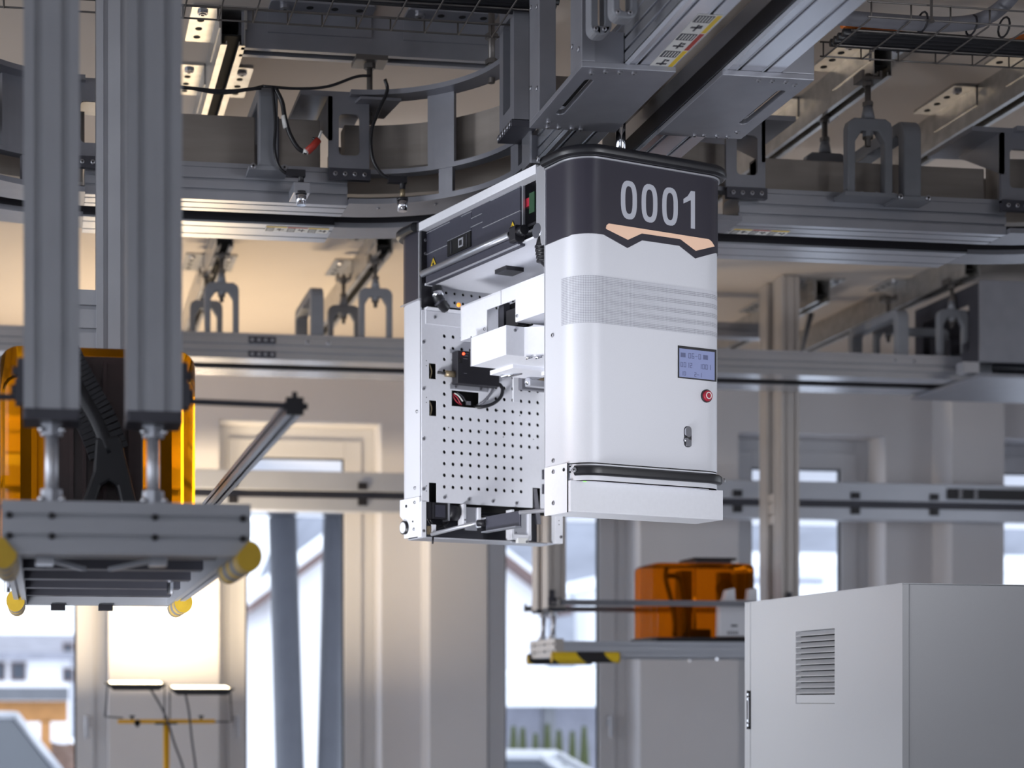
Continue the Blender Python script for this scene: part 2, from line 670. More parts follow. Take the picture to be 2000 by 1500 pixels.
# canopy slab over the windows outside
struct('roof_overhang', MB().box(-6, 10, YW + .35, 13.6, 3.03, 3.3), HWALL)


def house(name, label, x0, x1, y0, y1, zw, zr, roofm, ridge_y=True, wins=(), over=.5):
    r = thing(name, label, 'house', ((x0 + x1) / 2, y0, -.4))
    m = MB()
    xm, ym = (x0 + x1) / 2, (y0 + y1) / 2
    if ridge_y:
        m.prism([(x0, -.4), (x1, -.4), (x1, zw), (xm, zr), (x0, zw)], 'y', y0, y1)
    else:
        m.prism([(y0, -.4), (y1, -.4), (y1, zw), (ym, zr), (y0, zw)], 'x', x0, x1)
    obj('wall', m, HWALL, r)
    m = MB()
    t = .22
    if ridge_y:
        sl = (zr - zw) / (xm - x0)
        for s in (-1, 1):
            xe = xm + s * (xm - x0 + over)
            ze = zr - sl * (xm - x0 + over)
            m.prism([(xm, zr), (xe, ze), (xe, ze + t), (xm, zr + t)], 'y', y0 - over, y1 + over)
    else:
        sl = (zr - zw) / (ym - y0)
        for s in (-1, 1):
            ye = ym + s * (ym - y0 + over)
            ze = zr - sl * (ym - y0 + over)
            m.prism([(ym, zr), (ye, ze), (ye, ze + t), (ym, zr + t)], 'x', x0 - over, x1 + over)
    obj('roof', m, roofm, r)
    if ridge_y:
        m = MB()
        for s in (-1, 1):
            xe = xm + s * (xm - x0 + over)
            ze = zr - sl * (xm - x0 + over)
            m.prism([(xm, zr + t), (xe, ze + t), (xe, ze + t + .14), (xm, zr + t + .14)], 'y', y0 - over + .06, y1 + over)
        obj('snow_cover', m, SNOW, r)
    for (wx, wz, ww, wh) in wins:
        f = obj('window', MB().box(wx, wx + ww, y0 - .05, y0 + .05, wz, wz + wh), HWOOD, r)
        obj('pane', MB().box(wx + .06, wx + ww - .06, y0 - .07, y0 - .04, wz + .06, wz + wh - .06), CARG, f)
    return r


YH = 40
xa, xb = XY(470, YH), XY(1122, YH)
house('gabled_house', 'white gabled house with snowy brown eaves behind the two slanted columns', xa + .7, xb - .7, YH, YH + 9, 4.0, 6.5, HWOOD)
YH2 = 55
x0 = XY(-60, YH2)
x1 = XY(138, YH2)
zz = lambda py, Y: onY(60, py, Y)[2]
house('snowy_roof_house', 'far white house with a snow-patched grey roof in the left window', x0, x1, YH2, YH2 + 10, zz(1285, YH2), zz(1240, YH2), HROOF, False,
      [(XY(122, YH2), zz(1285, YH2), .35, .5), (XY(122, YH2), zz(1332, YH2), .35, .45), (XY(20, YH2), zz(1330, YH2), .5, .6), (XY(-20, YH2), zz(1330, YH2), .5, .6)])

# timber carport in the left window
YC = 26
cp = thing('timber_carport', 'timber carport with dark flat roof beyond the left window', 'carport', (XY(60, YC), YC, -.4))
obj('roof', MB().box(XY(-200, YC), XY(134, YC), YC - .2, YC + 4, onY(60, 1368, YC)[2], onY(60, 1343, YC)[2]), PIPE, cp)
obj('beam', MB().box(XY(-200, YC), XY(132, YC), YC, YC + .2, onY(60, 1410, YC)[2], onY(60, 1369, YC)[2]), TIMB, cp)
for px in (88, -120):
    obj('post', MB().box(XY(px - 9, YC), XY(px + 11, YC), YC, YC + .18, -.4, onY(60, 1408, YC)[2]), TIMB, cp)
hg = MB()
for i in range(60):
    x = XY(-100 + i * 4.2, 30)
    hg.sphere((x, 30 + random.uniform(-.3, .3), .1 + random.uniform(-.2, .35)), random.uniform(.3, .5), 6)
o = obj('bare_hedge', hg, HEDGE)
tag(o, 'brown bare hedge behind the timber carport posts', 'hedge', kind='stuff')

# long white hall behind the right-hand windows
YN = 32
nz = lambda py: onY(1560, py, YN)[2]
t = thing('white_hall', 'long low white hall with a bright snowy roof edge behind the right windows', 'hall', (XY(1700, YN), YN, -.4))
obj('wall', MB().box(XY(1400, YN), XY(2300, YN), YN + .5, YN + 9, -.4, nz(1104)), SNOW, t)
obj('roof', MB().box(XY(1380, YN), XY(2320, YN), YN, YN + 9.5, nz(1104), nz(1080)), SNOW, t)
obj('gutter', MB().box(XY(1490, YN), XY(1628, YN), YN + .4, YN + .5, nz(1136), nz(1128)), HROOF, t)

# white carport canopy and garage in the middle window
YG = 24
gz = lambda py: onY(1080, py, YG)[2]
gr = thing('snowy_garage', 'low pale garage under a thick snow-covered flat roof', 'garage', (XY(1080, YG), YG, -.4))
obj('wall', MB().box(XY(900, YG), XY(1300, YG), YG + .6, YG + 5, -.4, gz(1380)), HROOF, gr)
obj('roof', MB().box(XY(890, YG), XY(1310, YG), YG, YG + 5.4, gz(1380), gz(1318)), SNOW, gr)
obj('snow_cover', MB().box(XY(1075, YG), XY(1310, YG), YG + .3, YG + 5, gz(1318), gz(1304)), SNOW, gr)
for px in (1078,):
    obj('post', MB().box(XY(px - 11, YG), XY(px + 11, YG), YG + .1, YG + .3, -.4, gz(1380)), PIPE, gr)

# slanted exterior columns
for i, (xt, yt, wt, xb_, wb2, lab) in enumerate(((552, 1022, 56, 570, 60, 'grey slanted round column outside, left one of the leaning pair'),
                                               (655, 1004, 48, 640, 52, 'grey slanted round column outside, close behind the window frame'))):
    Yc = 13.2
    p0, p1 = onY(xb_, 1640, Yc), onY(xt, yt, Yc)
    p0 = Vector(p0)
    p1 = Vector(p1)
    d = (p1 - p0) / (p1.z - p0.z)
    pb = p0 + d * (-.4 - p0.z)
    pt = p0 + d * (3.03 - p0.z)
    pm = pt - d * .05
    r_ = wt / 2 / FPX * Yc
    t = thing('slanted_column', lab, 'column', tuple(pb))
    obj('shaft', MB().cyl(pb, pm, r_ * 1.06, 24, r_), PIPE, t)
    c = MB().cyl(pm, pm + d * .02, r_ * .9, 24)
    c.cyl(pm + d * .02, pt, r_ * 1.05, 20)
    obj('head_plate', c, PIPE, t)

# conifers and cars
for i, px in enumerate((1003, 1021, 1046, 1069, 1092, 1118, 1141)):
    Yt = 21 + .4 * (i % 3)
    b = onY(px, 1500, Yt)
    top = onY(px, 1444 + 6 * (i % 3) - 4 * (i % 2), Yt)[2]
    m = MB()
    h = top + .4
    for k in range(5):
        z = -.35 + h * k / 5.4
        m.cyl((b[0], Yt, z), (b[0], Yt, z + h * .34), .15 * (1 - k / 7.5), 9, .03)
    m.sm = [False] * len(m.sm)
    t = thing('small_conifer', 'small olive conifer in a row outside, number from the left: ' + ('first', 'second', 'third', 'fourth', 'fifth', 'sixth', 'seventh')[i], 'tree', (b[0], Yt, -.4), 0, 'small conifers beyond the window')
    obj('foliage', m, CONIF, t)
    obj('trunk', MB().cyl((b[0], Yt, -.4), (b[0], Yt, -.2), .05, 8), HEDGE, t)


def car(label, x, y, rz, zr, s=1.0):
    """x,y: centre; zr: roof height"""
    h = zr + .4
    r = thing('car', label, 'car', (x, y, -.4), rz)
    T = Matrix.Translation((x, y, -.4)) @ Matrix.Rotation(rz, 4, 'Z')
    body = [(-2.1, .25), (2.15, .25), (2.2, .55 * h / 1.5), (1.9, .62 * h), (.95, .68 * h), (-2.0, .68 * h), (-2.2, .5 * h)]
    b = MB(T)
    b.prism(body, 'y', -.86, .86)
    obj('body', b, CARP, r, .06)
    c = MB(T)
    lo = [(1.0, .66 * h), (-1.95, .66 * h)]
    hi = [(.25, .99 * h), (-1.55, .99 * h)]
    yv, yt = .82, .62
    c.add([(lo[0][0], -yv, lo[0][1]), (lo[1][0], -yv, lo[1][1]), (lo[1][0], yv, lo[1][1]), (lo[0][0], yv, lo[0][1]),
           (hi[0][0], -yt, hi[0][1]), (hi[1][0], -yt, hi[1][1]), (hi[1][0], yt, hi[1][1]), (hi[0][0], yt, hi[0][1])],
          [(0, 1, 2, 3), (4, 7, 6, 5), (0, 4, 5, 1), (1, 5, 6, 2), (2, 6, 7, 3), (3, 7, 4, 0)])
    obj('cabin_glass', c, CARG, r, .03)
    rf = MB(T)
    rf.box(-1.6, .3, -.64, .64, .97 * h, h)
    for sy in (-1, 1):
        for (xa_, xb2) in ((1.02, .28), (-1.97, -1.57), (-.55, -.5)):
            rf.tube([(xa_, sy * .835, .66 * h), (xb2, sy * .63, .985 * h)], .045, 6)
        rf.tube([(.28, sy * .63, .985 * h), (-1.57, sy * .63, .985 * h)], .05, 6)
    obj('roof', rf, CARP, r)
    for sx in (-1.35, 1.35):
        for sy in (-.86, .7):
            obj('wheel', MB(T).cyl((sx, sy, .32), (sx, sy + .16, .32), .32, 18), RUBBER, r)
    return r


car('silver car with dark side windows parked outside the left window', XY(-112, 17), 18.2, radians(-68), onY(20, 1391, 17)[2] - .02)
car('pale car whose roof shows below the small conifers', XY(1050, 18.5), 19, radians(-25), onY(1045, 1474, 18.5)[2])

# ================================================================== overhead track system
XC0, XC1 = 1.557, 1.557         # slot of the track that runs towards the camera
RC = .63                         # curve radius on the slot line
YA = 5.338                       # slot of the near cross track
YB = 7.70
CL = (.927, 4.708)
CR = (2.187, 4.708)


def rail_mesh(ax, c0, c1, a0, a1, side):
    """extruded rail seen from below: c0..c1 across, grooves on the outer face and underneath; side -1: outer face at c0"""
    z0, z1 = ZT, ZT + .098
    w = c1 - c0
    s = {'b': [c0 + w * .27, c0 + w * .72]}
    zs = [z0 + .03, z0 + .062]
    s['l' if side < 0 else 'r'] = zs
    p = slotted(c0, c1, z0, z1, s, .007, .008, .003)
    m = MB()
    m.prism(p, ax, a0, a1)
    return m


def lip_mesh(ax, c0, c1, a0, a1, side):
    m = MB()
    c = c0 if side < 0 else c1
    z0 = ZT + .098
    lo, hi = (c - .002, c + .03) if side < 0 else (c - .03, c + .002)
    if ax == 'x':
        m.box(a0, a1, lo, hi, z0, z0 + .014)
    else:
        m.box(lo, hi, a0, a1, z0, z0 + .014)
    return m


def straight(label, ax, inner, outer, a0, a1, side, lab=None, mt=None, group='straight track rails'):
    c0, c1 = min(inner, outer), max(inner, outer)
    if ax == 'x':
        t = thing('track_rail', label, 'rail', ((a0 + a1) / 2, (c0 + c1) / 2, ZT), 0)
    else:
        t = thing('track_rail', label, 'rail', ((c0 + c1) / 2, (a0 + a1) / 2, ZT), 0)
    mt = mt or ALU
    obj('extrusion', rail_mesh(ax, c0, c1, a0, a1, side), mt, t, .0012)
    obj('top_lip', lip_mesh(ax, c0, c1, a0, a1, side), mt, t)
    if mt is ALUB and ax == 'y':
        for k in (.27, .72):
            q_ = c0 + (c1 - c0) * k
            for e in (-.0055, ):
                obj('groove_highlight', MB().box(q_ + e - .0022, q_ + e + .0008, a0, a1, ZT - .0012, ZT + .0005), BAL, t)  # pale strip paints the bright line along the groove
        obj('chamfer_highlight', MB().prism([(c0, ZT), (c0 + .008, ZT - .003), (c0 + .012, ZT), (c0, ZT + .004)], 'y', a0, a1), BAL, t)  # pale strip puts the highlight of the rounded edge into colour
    # black strip paints the shade on the slot-side face
    b = MB()
    ci = c1 if side < 0 else c0
    bi = (ci, ci + .004) if side < 0 else (ci - .004, ci)
    if ax == 'x':
        b.box(a0, a1, bi[0], bi[1], ZT + .006, ZT + .05)
    else:
        b.box(bi[0], bi[1], a0, a1, ZT + .006, ZT + .05)
    obj('slot_shade_strip', b, BLACK, t)
    if lab:
        for (l0, l1, cc0, cc1) in lab:
            label_strip(t, ax, l0, l1, cc0, cc1, ZT - .0008)
    return t


def label_strip(t, ax, l0, l1, c0, c1, z):
    """the row of warning labels: yellow, red, yellow headers with a text block and a pictogram each"""
    n = 3
    d = (l1 - l0) / n
    for k in range(n):
        a = l0 + k * d
        m = MB()

        def q(u0, u1, w0, w1, cur, dz):
            m.cur = cur
            A0, A1 = a + d * u0, a + d * u1
            B0, B1 = c0 + (c1 - c0) * w0, c0 + (c1 - c0) * w1
            if ax == 'x':
                m.box(A0, A1, B0, B1, z - dz, z)
            else:
                m.box(B0, B1, A0, A1, z - dz, z)
        q(0, 1, 0, 1, 0, .0006)
        q(.02, .98, .03, .22, 1 + (k == 1), .0010)
        q(.05, .42, .28, .96, 3, .0010)
        for j in range(5):
            q(.09, .38, .34 + .12 * j, .38 + .12 * j, 0, .0013)
        # pictogram: a hand with a bar, a figure, a bolt
        q(.55, .9, .55, .63, 3, .0011)
        q(.66 + .06 * k, .74 + .06 * k, .38, .82, 3, .0011)
        q(.58, .66, .40, .52, 3, .0012)
        obj('warning_label', m, [LBLW, YEL, LBLR, DSTEEL], t)


def sweep_rail(m, prof, ax, a0, a1):
    m.prism(prof, ax, a0, a1)


# near cross track (track A)
aL0, aL1, aR0, aR1 = .13, .927, 2.187, 3.10
straight('silver track rail with grooves crossing above the orange machine, front of its pair', 'x', 5.28, 5.155, aL0, aL1, -1)
straight('silver track rail behind the near left rail, with a row of warning labels', 'x', 5.395, 5.585, aL0, aL1, 1, [(.71, .915, 5.41, 5.47)])
straight('silver grooved track rail right of the robot, front of its pair', 'x', 5.28, 5.155, aR0, aR1, -1, [(aR0 + .01, aR0 + .20, 5.215, 5.272)])
straight('silver track rail right of the robot, behind the grooved front rail', 'x', 5.395, 5.585, aR0, aR1, 1)
# track towards the camera (track C)
straight('bright track rail running overhead towards the viewer, with yellow and red warning labels', 'y', 1.497, 1.372, 2.6, 4.64, -1,
         [(3.60, 3.91, 1.497 - .006, 1.497 - .064)], ALUB)
straight('bright track rail running overhead towards the viewer, the plain one of the pair', 'y', 1.617, 1.765, 2.6, 4.62, 1, None, ALUB)
# far cross track (track B)
straight('long far track rail before the back wall, front of its pair', 'x', 7.64, 7.52, -1.2, 4.45, -1, None, ALUB)
straight('long far track rail before the back wall, rear of its pair', 'x', 7.77, 7.93, -1.2, 4.62, 1, None, ALUB)
far_rail = [o for o in bpy.data.objects if o.get('label', '').startswith('long far track rail before the back wall, front')][0]
for px in (512, 1330):
    x = XY(px, 7.52)
    for (za, zb2) in ((ZT + .006, ZT + .034), (ZT + .068, ZT + .098)):
        sp_ = obj('splice_plate', MB().box(x - .06, x + .06, 7.512, 7.521, za, zb2), DSTEEL, far_rail)
        for k in range(4):
            bolt(sp_, (x - .045 + .03 * k, 7.512, (za + zb2) / 2), (0, -1, 0), .007)


def curve(label, c, a0, a1, post_in, post_out, cut=None):
    t = thing('curved_track', label, 'rail', (c[0], c[1], ZT))
    ri0, ri1, ro0, ro1 = .44, .57, .69, .82
    pl = lambda r0, r1, z0, z1: MB().arc([(r0, z0), (r1, z0), (r1, z1), (r0, z1)], c, a0, a1, 20)
    obj('bottom_plate', pl(.425, ri1, ZT, ZT + .016), STEEL, t)
    obj('middle_plate', pl(.43, .47, 3.158, 3.172), STEEL, t)
    obj('top_plate', pl(.385, .455, 3.385, 3.40), STEEL, t)
    obj('inner_duct', pl(.50, .57, 3.20, 3.33), DUCT, t)
    obj('slot_shade_strip', pl(ri1 - .006, ri1, ZT + .016, ZT + .06), BLACK, t)  # black strip paints the shade along the slot
    po = (lambda r0, r1, z0, z1: MB().arc([(r0, z0), (r1, z0), (r1, z1), (r0, z1)], c, a0, cut, 16)) if cut is not None else pl
    obj('outer_bottom_plate', po(ro0, ro1, ZT, ZT + .016), STEEL, t)
    obj('outer_wall', po(ro0, ro0 + .006, ZT + .016, ZT + .07), BLACK, t)  # black puts the shade on the slot wall into its colour
    obj('outer_duct', po(ro0 + .02, ro1, 3.18, 3.33), DUCT, t)
    for a in post_in:
        h = .09 if a in (post_in[0],) else .07
        aa = degw = math.degrees(h / .45)
        obj('post', MB().arc([(.435, 3.172), (.449, 3.172), (.449, 3.385), (.435, 3.385)], c, a - aa / 2, a + aa / 2, 4), STEEL, t)
    for a in post_out:
        obj('foot', MB().arc([(.435, ZT + .016), (.452, ZT + .016), (.452, 3.158), (.435, 3.158)], c, a - 3, a + 3, 2), STEEL, t)
    for a in range(int(min(a0, a1)) + 12, int(max(a0, a1)), 22):
        bolt(t, (c[0] + .47 * cos(radians(a)), c[1] + .47 * sin(radians(a)), ZT), (0, 0, -1), .005)
    return t


curve('curved grey track bend of stacked plates left of the robot', CL, 90, 0, [52], [50, 12], 38)
curve('curved grey track bend hidden behind the robot and the right overhead plate', CR, 90, 180, [128], [130], 142)
CLL = (.13, 4.708)
curve('curved grey track bend at the far left behind the lift columns', CLL, 90, 180, [118], [112])
CRR = (3.10, 4.708)
curve('curved grey track bend at the right end of the near cross track', CRR, 90, 0, [60], [60])


# slotted end plates standing on the near rails
def slot_plate(label, x0, x1, sl, sr, arm):
    y0, y1 = 5.118, 5.13
    t = thing('slotted_bracket', label, 'bracket', ((x0 + x1) / 2, y0, 3.13))
    zc, h = (3.155 + 3.385) / 2, .23
    out = rr((x0 + x1) / 2, zc, x1 - x0, h, .002)
    inn = rr((sl + sr) / 2, 3.27, sr - sl, .125, .014)
    obj('plate', MB().ring(out, inn, 'y', y0, y1), STEEL, t)
    obj('foot_plate', MB().box(x0, x1 + .003, y0 - .008, y1, 3.132, 3.166), DSTEEL, t)
    for k in range(4):
        bolt(t, (x0 + (x1 - x0) * (.15 + .24 * k), y0 - .008, 3.148), (0, -1, 0), .007)
    xa_, xb2 = arm
    obj('top_arm', MB().box(xa_, xb2, y0, 5.40, 3.385, 3.40), STEEL, t)
    obj('gusset', MB().prism([(y0, 3.385), (5.38, 3.385), (y0, 3.25)], 'x', (x0 if arm[0] < x0 else x1 - .012), (x0 if arm[0] < x0 else x1 - .012) + .012), STEEL, t)
    return t


slot_plate('grey bracket plate with a tall rounded slot on the left near rail', .862, .987, .893, .958, (.775, .987))
slot_plate('grey bracket plate with a tall rounded slot just right of the robot', 2.128, 2.258, 2.163, 2.232, (2.128, 2.36))
slot_plate('grey bracket plate with a rounded slot at the right picture edge', 3.06, 3.19, 3.09, 3.16, (2.96, 3.19))
slot_plate('grey bracket plate with a slot seen between the left lift columns', .07, .20, .115, .175, (.07, .27))

# brown-grey ducts along the near cross track
for lab, x0, x1, zt in (('long brownish steel duct over the near left rail', .20, .648, 3.338),
                        ('short brownish steel duct beside the red-tagged cable', .715, .85, 3.338),
                        ('brownish steel duct on the rail right of the robot', 2.27, 3.05, 3.292)):
    t = thing('cable_duct', lab, 'duct', ((x0 + x1) / 2, 5.23, 3.18))
    obj('body', MB().box(x0, x1, 5.20, 5.265, 3.18, zt), DUCT, t, .004)
    obj('end_cap', MB().box(x0 - .0, x0 + .006, 5.196, 5.268, 3.178, zt + .003), DSTEEL, t)
    obj('rear_body', MB().box(x0, x1, 5.42, 5.49, 3.18, zt), DUCT, t)
# ducts beside the camera-ward track
t = thing('cable_duct', 'dark brown duct between the two overhead plates', 'duct', (1.69, 4.5, 3.18))
obj('body', MB().box(1.64, 1.70, 3.0, 4.7, 3.17, 3.30), DUCT, t)


# heavy switch plates under the camera-ward track
def switch(label, mx):
    X = (lambda x: x) if not mx else (lambda x: 2 * XC0 - x)
    t = thing('overhead_plate_bracket', label, 'bracket', (X(1.38), 4.12, ZT - .016))
    y0, y1 = 3.907, 4.347
    x0, x1 = 1.265, 1.499
    zp0, zp1 = ZT - .014, ZT + .0
    # bottom plate with its long slot
    sx0, sx1, sy0, sy1 = 1.30, 1.322, 3.985, 4.235
    out = rr((X(x0) + X(x1)) / 2, (y0 + y1) / 2, x1 - x0, y1 - y0, .002, 5)
    inn = rr((X(sx0) + X(sx1)) / 2, (sy0 + sy1) / 2, sx1 - sx0, sy1 - sy0, .0108, 5)
    obj('bottom_plate', MB().ring(out, inn, 'z', zp0, zp1), STEEL, t, .0015)
    obj('slot_back', MB().box(X(sx0 - .01), X(sx1 + .01), sy0 - .01, sy1 + .01, zp1 + .012, zp1 + .016), HOLE, t)
    for (ya, yb, xe) in ((y0, y0 + .088, x0 + (.082 if mx else .034)), (y1 - .09, y1, x0 + .045)):
        obj('upright', MB().box(X(x0), X(xe), ya, yb, zp1, 3.62), STEEL, t, .002)
    obj('cross_bar', MB().box(X(x0 + .03), X(x0 + (.082 if mx else .105)), y0 + .004, y0 + .05, zp1 + .0, zp1 + .075), STEEL, t)
    for (bx, by) in ((1.30, 3.94), (1.33, 3.925), (1.365, 3.925), (1.40, 3.925), (1.30, 4.29), (1.31, 4.33), (1.34, 4.33), (1.375, 4.33), (1.40, 4.333)):
        bolt(t, (X(bx), by, zp0), (0, 0, -1), .0065)
    for (yy, z) in ((y0 + .018, 3.10), (y0 + .068, 3.125), (y0 + .018, 3.33), (y0 + .068, 3.35), (y1 - .075, 3.13), (y1 - .02, 3.15), (y1 - .075, 3.34), (y1 - .02, 3.36)):
        bolt(t, (X(x0), yy, z), (1 if mx else -1, 0, 0), .0065)
    return t


switch('grey overhead plate with long slot and tall uprights, left one above the robot', False)
switch('grey overhead plate with long slot, right one above the robot', True)
# tall slotted post next to the robot's left
t = thing('slotted_post', 'tall slotted grey post between the curved bend and the left overhead plate', 'post', (1.32, 4.66, 3.16))
out = rr(4.665, 3.36, .15, .41, .003)
inn = rr(4.665, 3.33, .075, .25, .008)
obj('plate', MB().ring(out, inn, 'x', 1.292, 1.335), STEEL, t)
obj('back', MB().box(1.337, 1.343, 4.6, 4.73, 3.16, 3.56), DSTEEL, t)
obj('foot', MB().box(1.286, 1.36, 4.59, 4.74, 3.14, 3.16), DSTEEL, t)
for k in range(6):
    bolt(t, (1.286, 4.60 + .024 * k, 3.148), (-1, 0, 0), .008)
t = thing('rail_end_block', 'dark block closing the left overhead rail above the robot', 'bracket', (1.39, 4.66, ZT))
obj('block', MB().box(1.352, 1.462, 4.64, 4.68, ZT - .01, ZT + .07), STEEL, t, .003)
obj('seam_plate', MB().box(1.346, 1.352, 4.62, 4.70, ZT - .016, ZT + .10), ALUB, t)
bolt(t, (1.40, 4.64, ZT + .01), (0, -1, 0), .005)
# dark posts seen between the camera-ward rails
for lab, px0, px1, pb, yy in (('dark blue-grey post behind the labelled overhead rail', 1383, 1405, 150, 4.62), ('dark wide post behind the plain overhead rail', 1447, 1479, 60, 4.30)):
    a, b = onY(px0, pb, yy), onY(px1, pb, yy)
    t = thing('hanger_post', lab, 'post', (a[0], yy, 3.2))
    obj('plate', MB().box(a[0], b[0], yy, yy + .05, a[2], ZC), DSTEEL, t)
    obj('head', MB().box(a[0] - .02, b[0] + .02, yy - .02, yy + .07, ZC - .012, ZC), DSTEEL, t)

# rounded bows that straddle the labelled overhead rail
def bow(label, y, x0, x1, zb, zt, w=.05):
    t = thing('cast_bow', label, 'bracket', ((x0 + x1) / 2, y, zb))
    out = rr((x0 + x1) / 2, (zb + zt) / 2, x1 - x0, zt - zb, .022, 5)
    inn = rr((x0 + x1) / 2, (zb + zt) / 2, x1 - x0 - .034, zt - zb - .034, .01, 5)
    obj('loop', MB().ring(out, inn, 'y', y, y + w), CAST, t, .004)
    for sx in (x0 + .015, x1 - .015):
        bolt(t, (sx - .004, y, zb + .012), (0, -1, 0), .006)
    return t


for lab, pa, pb, py, yy in (('rounded grey cast bow on the labelled overhead rail, lower of two', 1154, 1195, 66, 3.80), ('rounded grey cast bow on the labelled overhead rail, upper of two', 1197, 1246, 34, 3.66)):
    bow(lab, yy, XY(pa, yy), XY(pb, yy), onY(pa, py, yy)[2], 3.52, .04)


# ------------------------------------------------------------------ hangers
def yoke(label, x, y, zb, zbeam, first=None, group='yoke hangers'):
    """threaded rod, clamp and inverted U casting; base at the rail"""
    if first:
        return dup(first, (x, y, zb), label)
    t = thing('yoke_hanger', label, 'hanger', (x, y, zb))
    h, w, lw, d = .245, .152, .026, .034
    x0, x1 = x - w / 2, x + w / 2
    zt = zb + h
    P = [(x0, zb), (x0, zt - .03), (x0 + .006, zt - .012), (x0 + .024, zt), (x1 - .024, zt), (x1 - .006, zt - .012), (x1, zt - .03), (x1, zb),
         (x1 - lw, zb), (x1 - lw, zt - .075), (x1 - lw - .022, zt - .04), (x0 + lw + .022, zt - .04), (x0 + lw, zt - .075), (x0 + lw, zb)]
    obj('yoke', MB().prism(P, 'y', y - d / 2, y + d / 2), CAST, t, .004)
    f = MB()
    f.box(x0 - .012, x1 + .012, y - .024, y + .054, zb - .004, zb + .008)
    obj('foot_plate', f, CAST, t)
    for sx in (x0 - .002, x0 + .05, x1 - .05, x1 + .002):
        bolt(t, (sx, y - .006, zb + .008), (0, 0, 1), .009)
    b = MB()
    b.cyl((x, y, zt - .055), (x, y, zt + .004), .017, 8)
    b.cyl((x, y, zt), (x, y, zt + .042), .022, 10, .014)
    obj('boss', b, CAST, t)
    obj('rod', MB().cyl((x, y, zt - .085), (x, y, zbeam + .01), .0095, 10), ROD, t)
    for z in (zt + .042, zt - .062, zbeam - .03):
        obj('nut', MB().cyl((x, y, z), (x, y, z + .014), .0165, 6), ROD, t)
    c = MB()
    c.box(x - .028, x + .028, y - .03, y + .03, zbeam - .016, zbeam - .008)
    c.box(x - .034, x - .026, y - .03, y + .03, zbeam - .016, zbeam + .012)
    c.box(x + .026, x + .034, y - .03, y + .03, zbeam - .016, zbeam + .012)
    obj('beam_clamp', c, ROD, t)
    return t


ZB = 3.53
Y1 = yoke('grey yoke hanger with threaded rod on the right near rail', 2.593, 5.10, 3.15, ZB)
yoke('small yoke hanger behind the big right one, under the same beam', 2.64, 5.50, 3.17, ZB, Y1)
yoke('yoke hanger on the far rail, under the leftmost far beam', .792, 7.56, 3.16, ZB - .0, Y1)
yoke('yoke hanger on the far rail, beside the robot', 1.486, 7.56, 3.16, ZB, Y1)
yoke('rear yoke hanger partly hidden behind the leftmost far one', .76, 7.95, 3.17, ZB, Y1)
yoke('rear yoke hanger partly hidden behind the one beside the robot', 1.41, 7.95, 3.17, ZB, Y1)
yoke('yoke hanger on the far right rail before the dark junction box', 4.268, 7.56, 3.16, ZB, Y1)
yoke('small rear yoke hanger on the far right rail left of the upright bow leg', 4.15, 7.95, 3.17, ZB, Y1)


def archb(label, x, y0, y1, w, ztop, first=None):
    if first:
        return dup(first, (x, y0, 3.15), label)
    t = thing('straddle_bow', label, 'bracket', (x, y0, 3.15))
    d, r = .042, .05
    zb = 3.15
    out = [(y0 - d / 2, zb), (y0 - d / 2, ztop - r)]
    for i in range(5):
        a = radians(180 - 90 * (i + .5) / 5)
        out.append((y0 - d / 2 + r + r * cos(a), ztop - r + r * sin(a)))
    for i in range(5):
        a = radians(90 - 90 * (i + .5) / 5)
        out.append((y1 + d / 2 - r + r * cos(a), ztop - r + r * sin(a)))
    out += [(y1 + d / 2, ztop - r), (y1 + d / 2, zb), (y1 - d / 2, zb), (y1 - d / 2, ztop - d - .012), (y1 - d / 2 - .012, ztop - d), (y0 + d / 2 + .012, ztop - d), (y0 + d / 2, ztop - d - .012), (y0 + d / 2, zb)]
    obj('bow', MB().prism(out, 'x', x - w / 2, x + w / 2), CAST, t, .005)
    for yy in (y0, y1):
        obj('foot', MB().box(x - w / 2 - .03, x + w / 2 + .03, yy - .026, yy + (.054 if yy == y0 else .026), zb - .012, zb), CAST, t)
        for s in (-1, 1):
            bolt(t, (x + s * (w / 2 + .018), yy - .026, zb - .003), (0, -1, 0), .009)
    return t


A1 = archb('grey square-section bow straddling the near right track beside the yoke hanger', 2.735, 5.10, 5.56, .058, 3.402)
archb('grey square-section bow on the near left track carrying black cables', .673, 5.10, 5.56, .042, 3.402, A1)
archb('grey bow straddling the far track left of the robot', 1.218, 7.55, 7.92, .04, 3.40, A1)
archb('grey bow straddling the far right track, with a long slanting top', 4.006, 7.55, 7.92, .052, 3.392, A1)


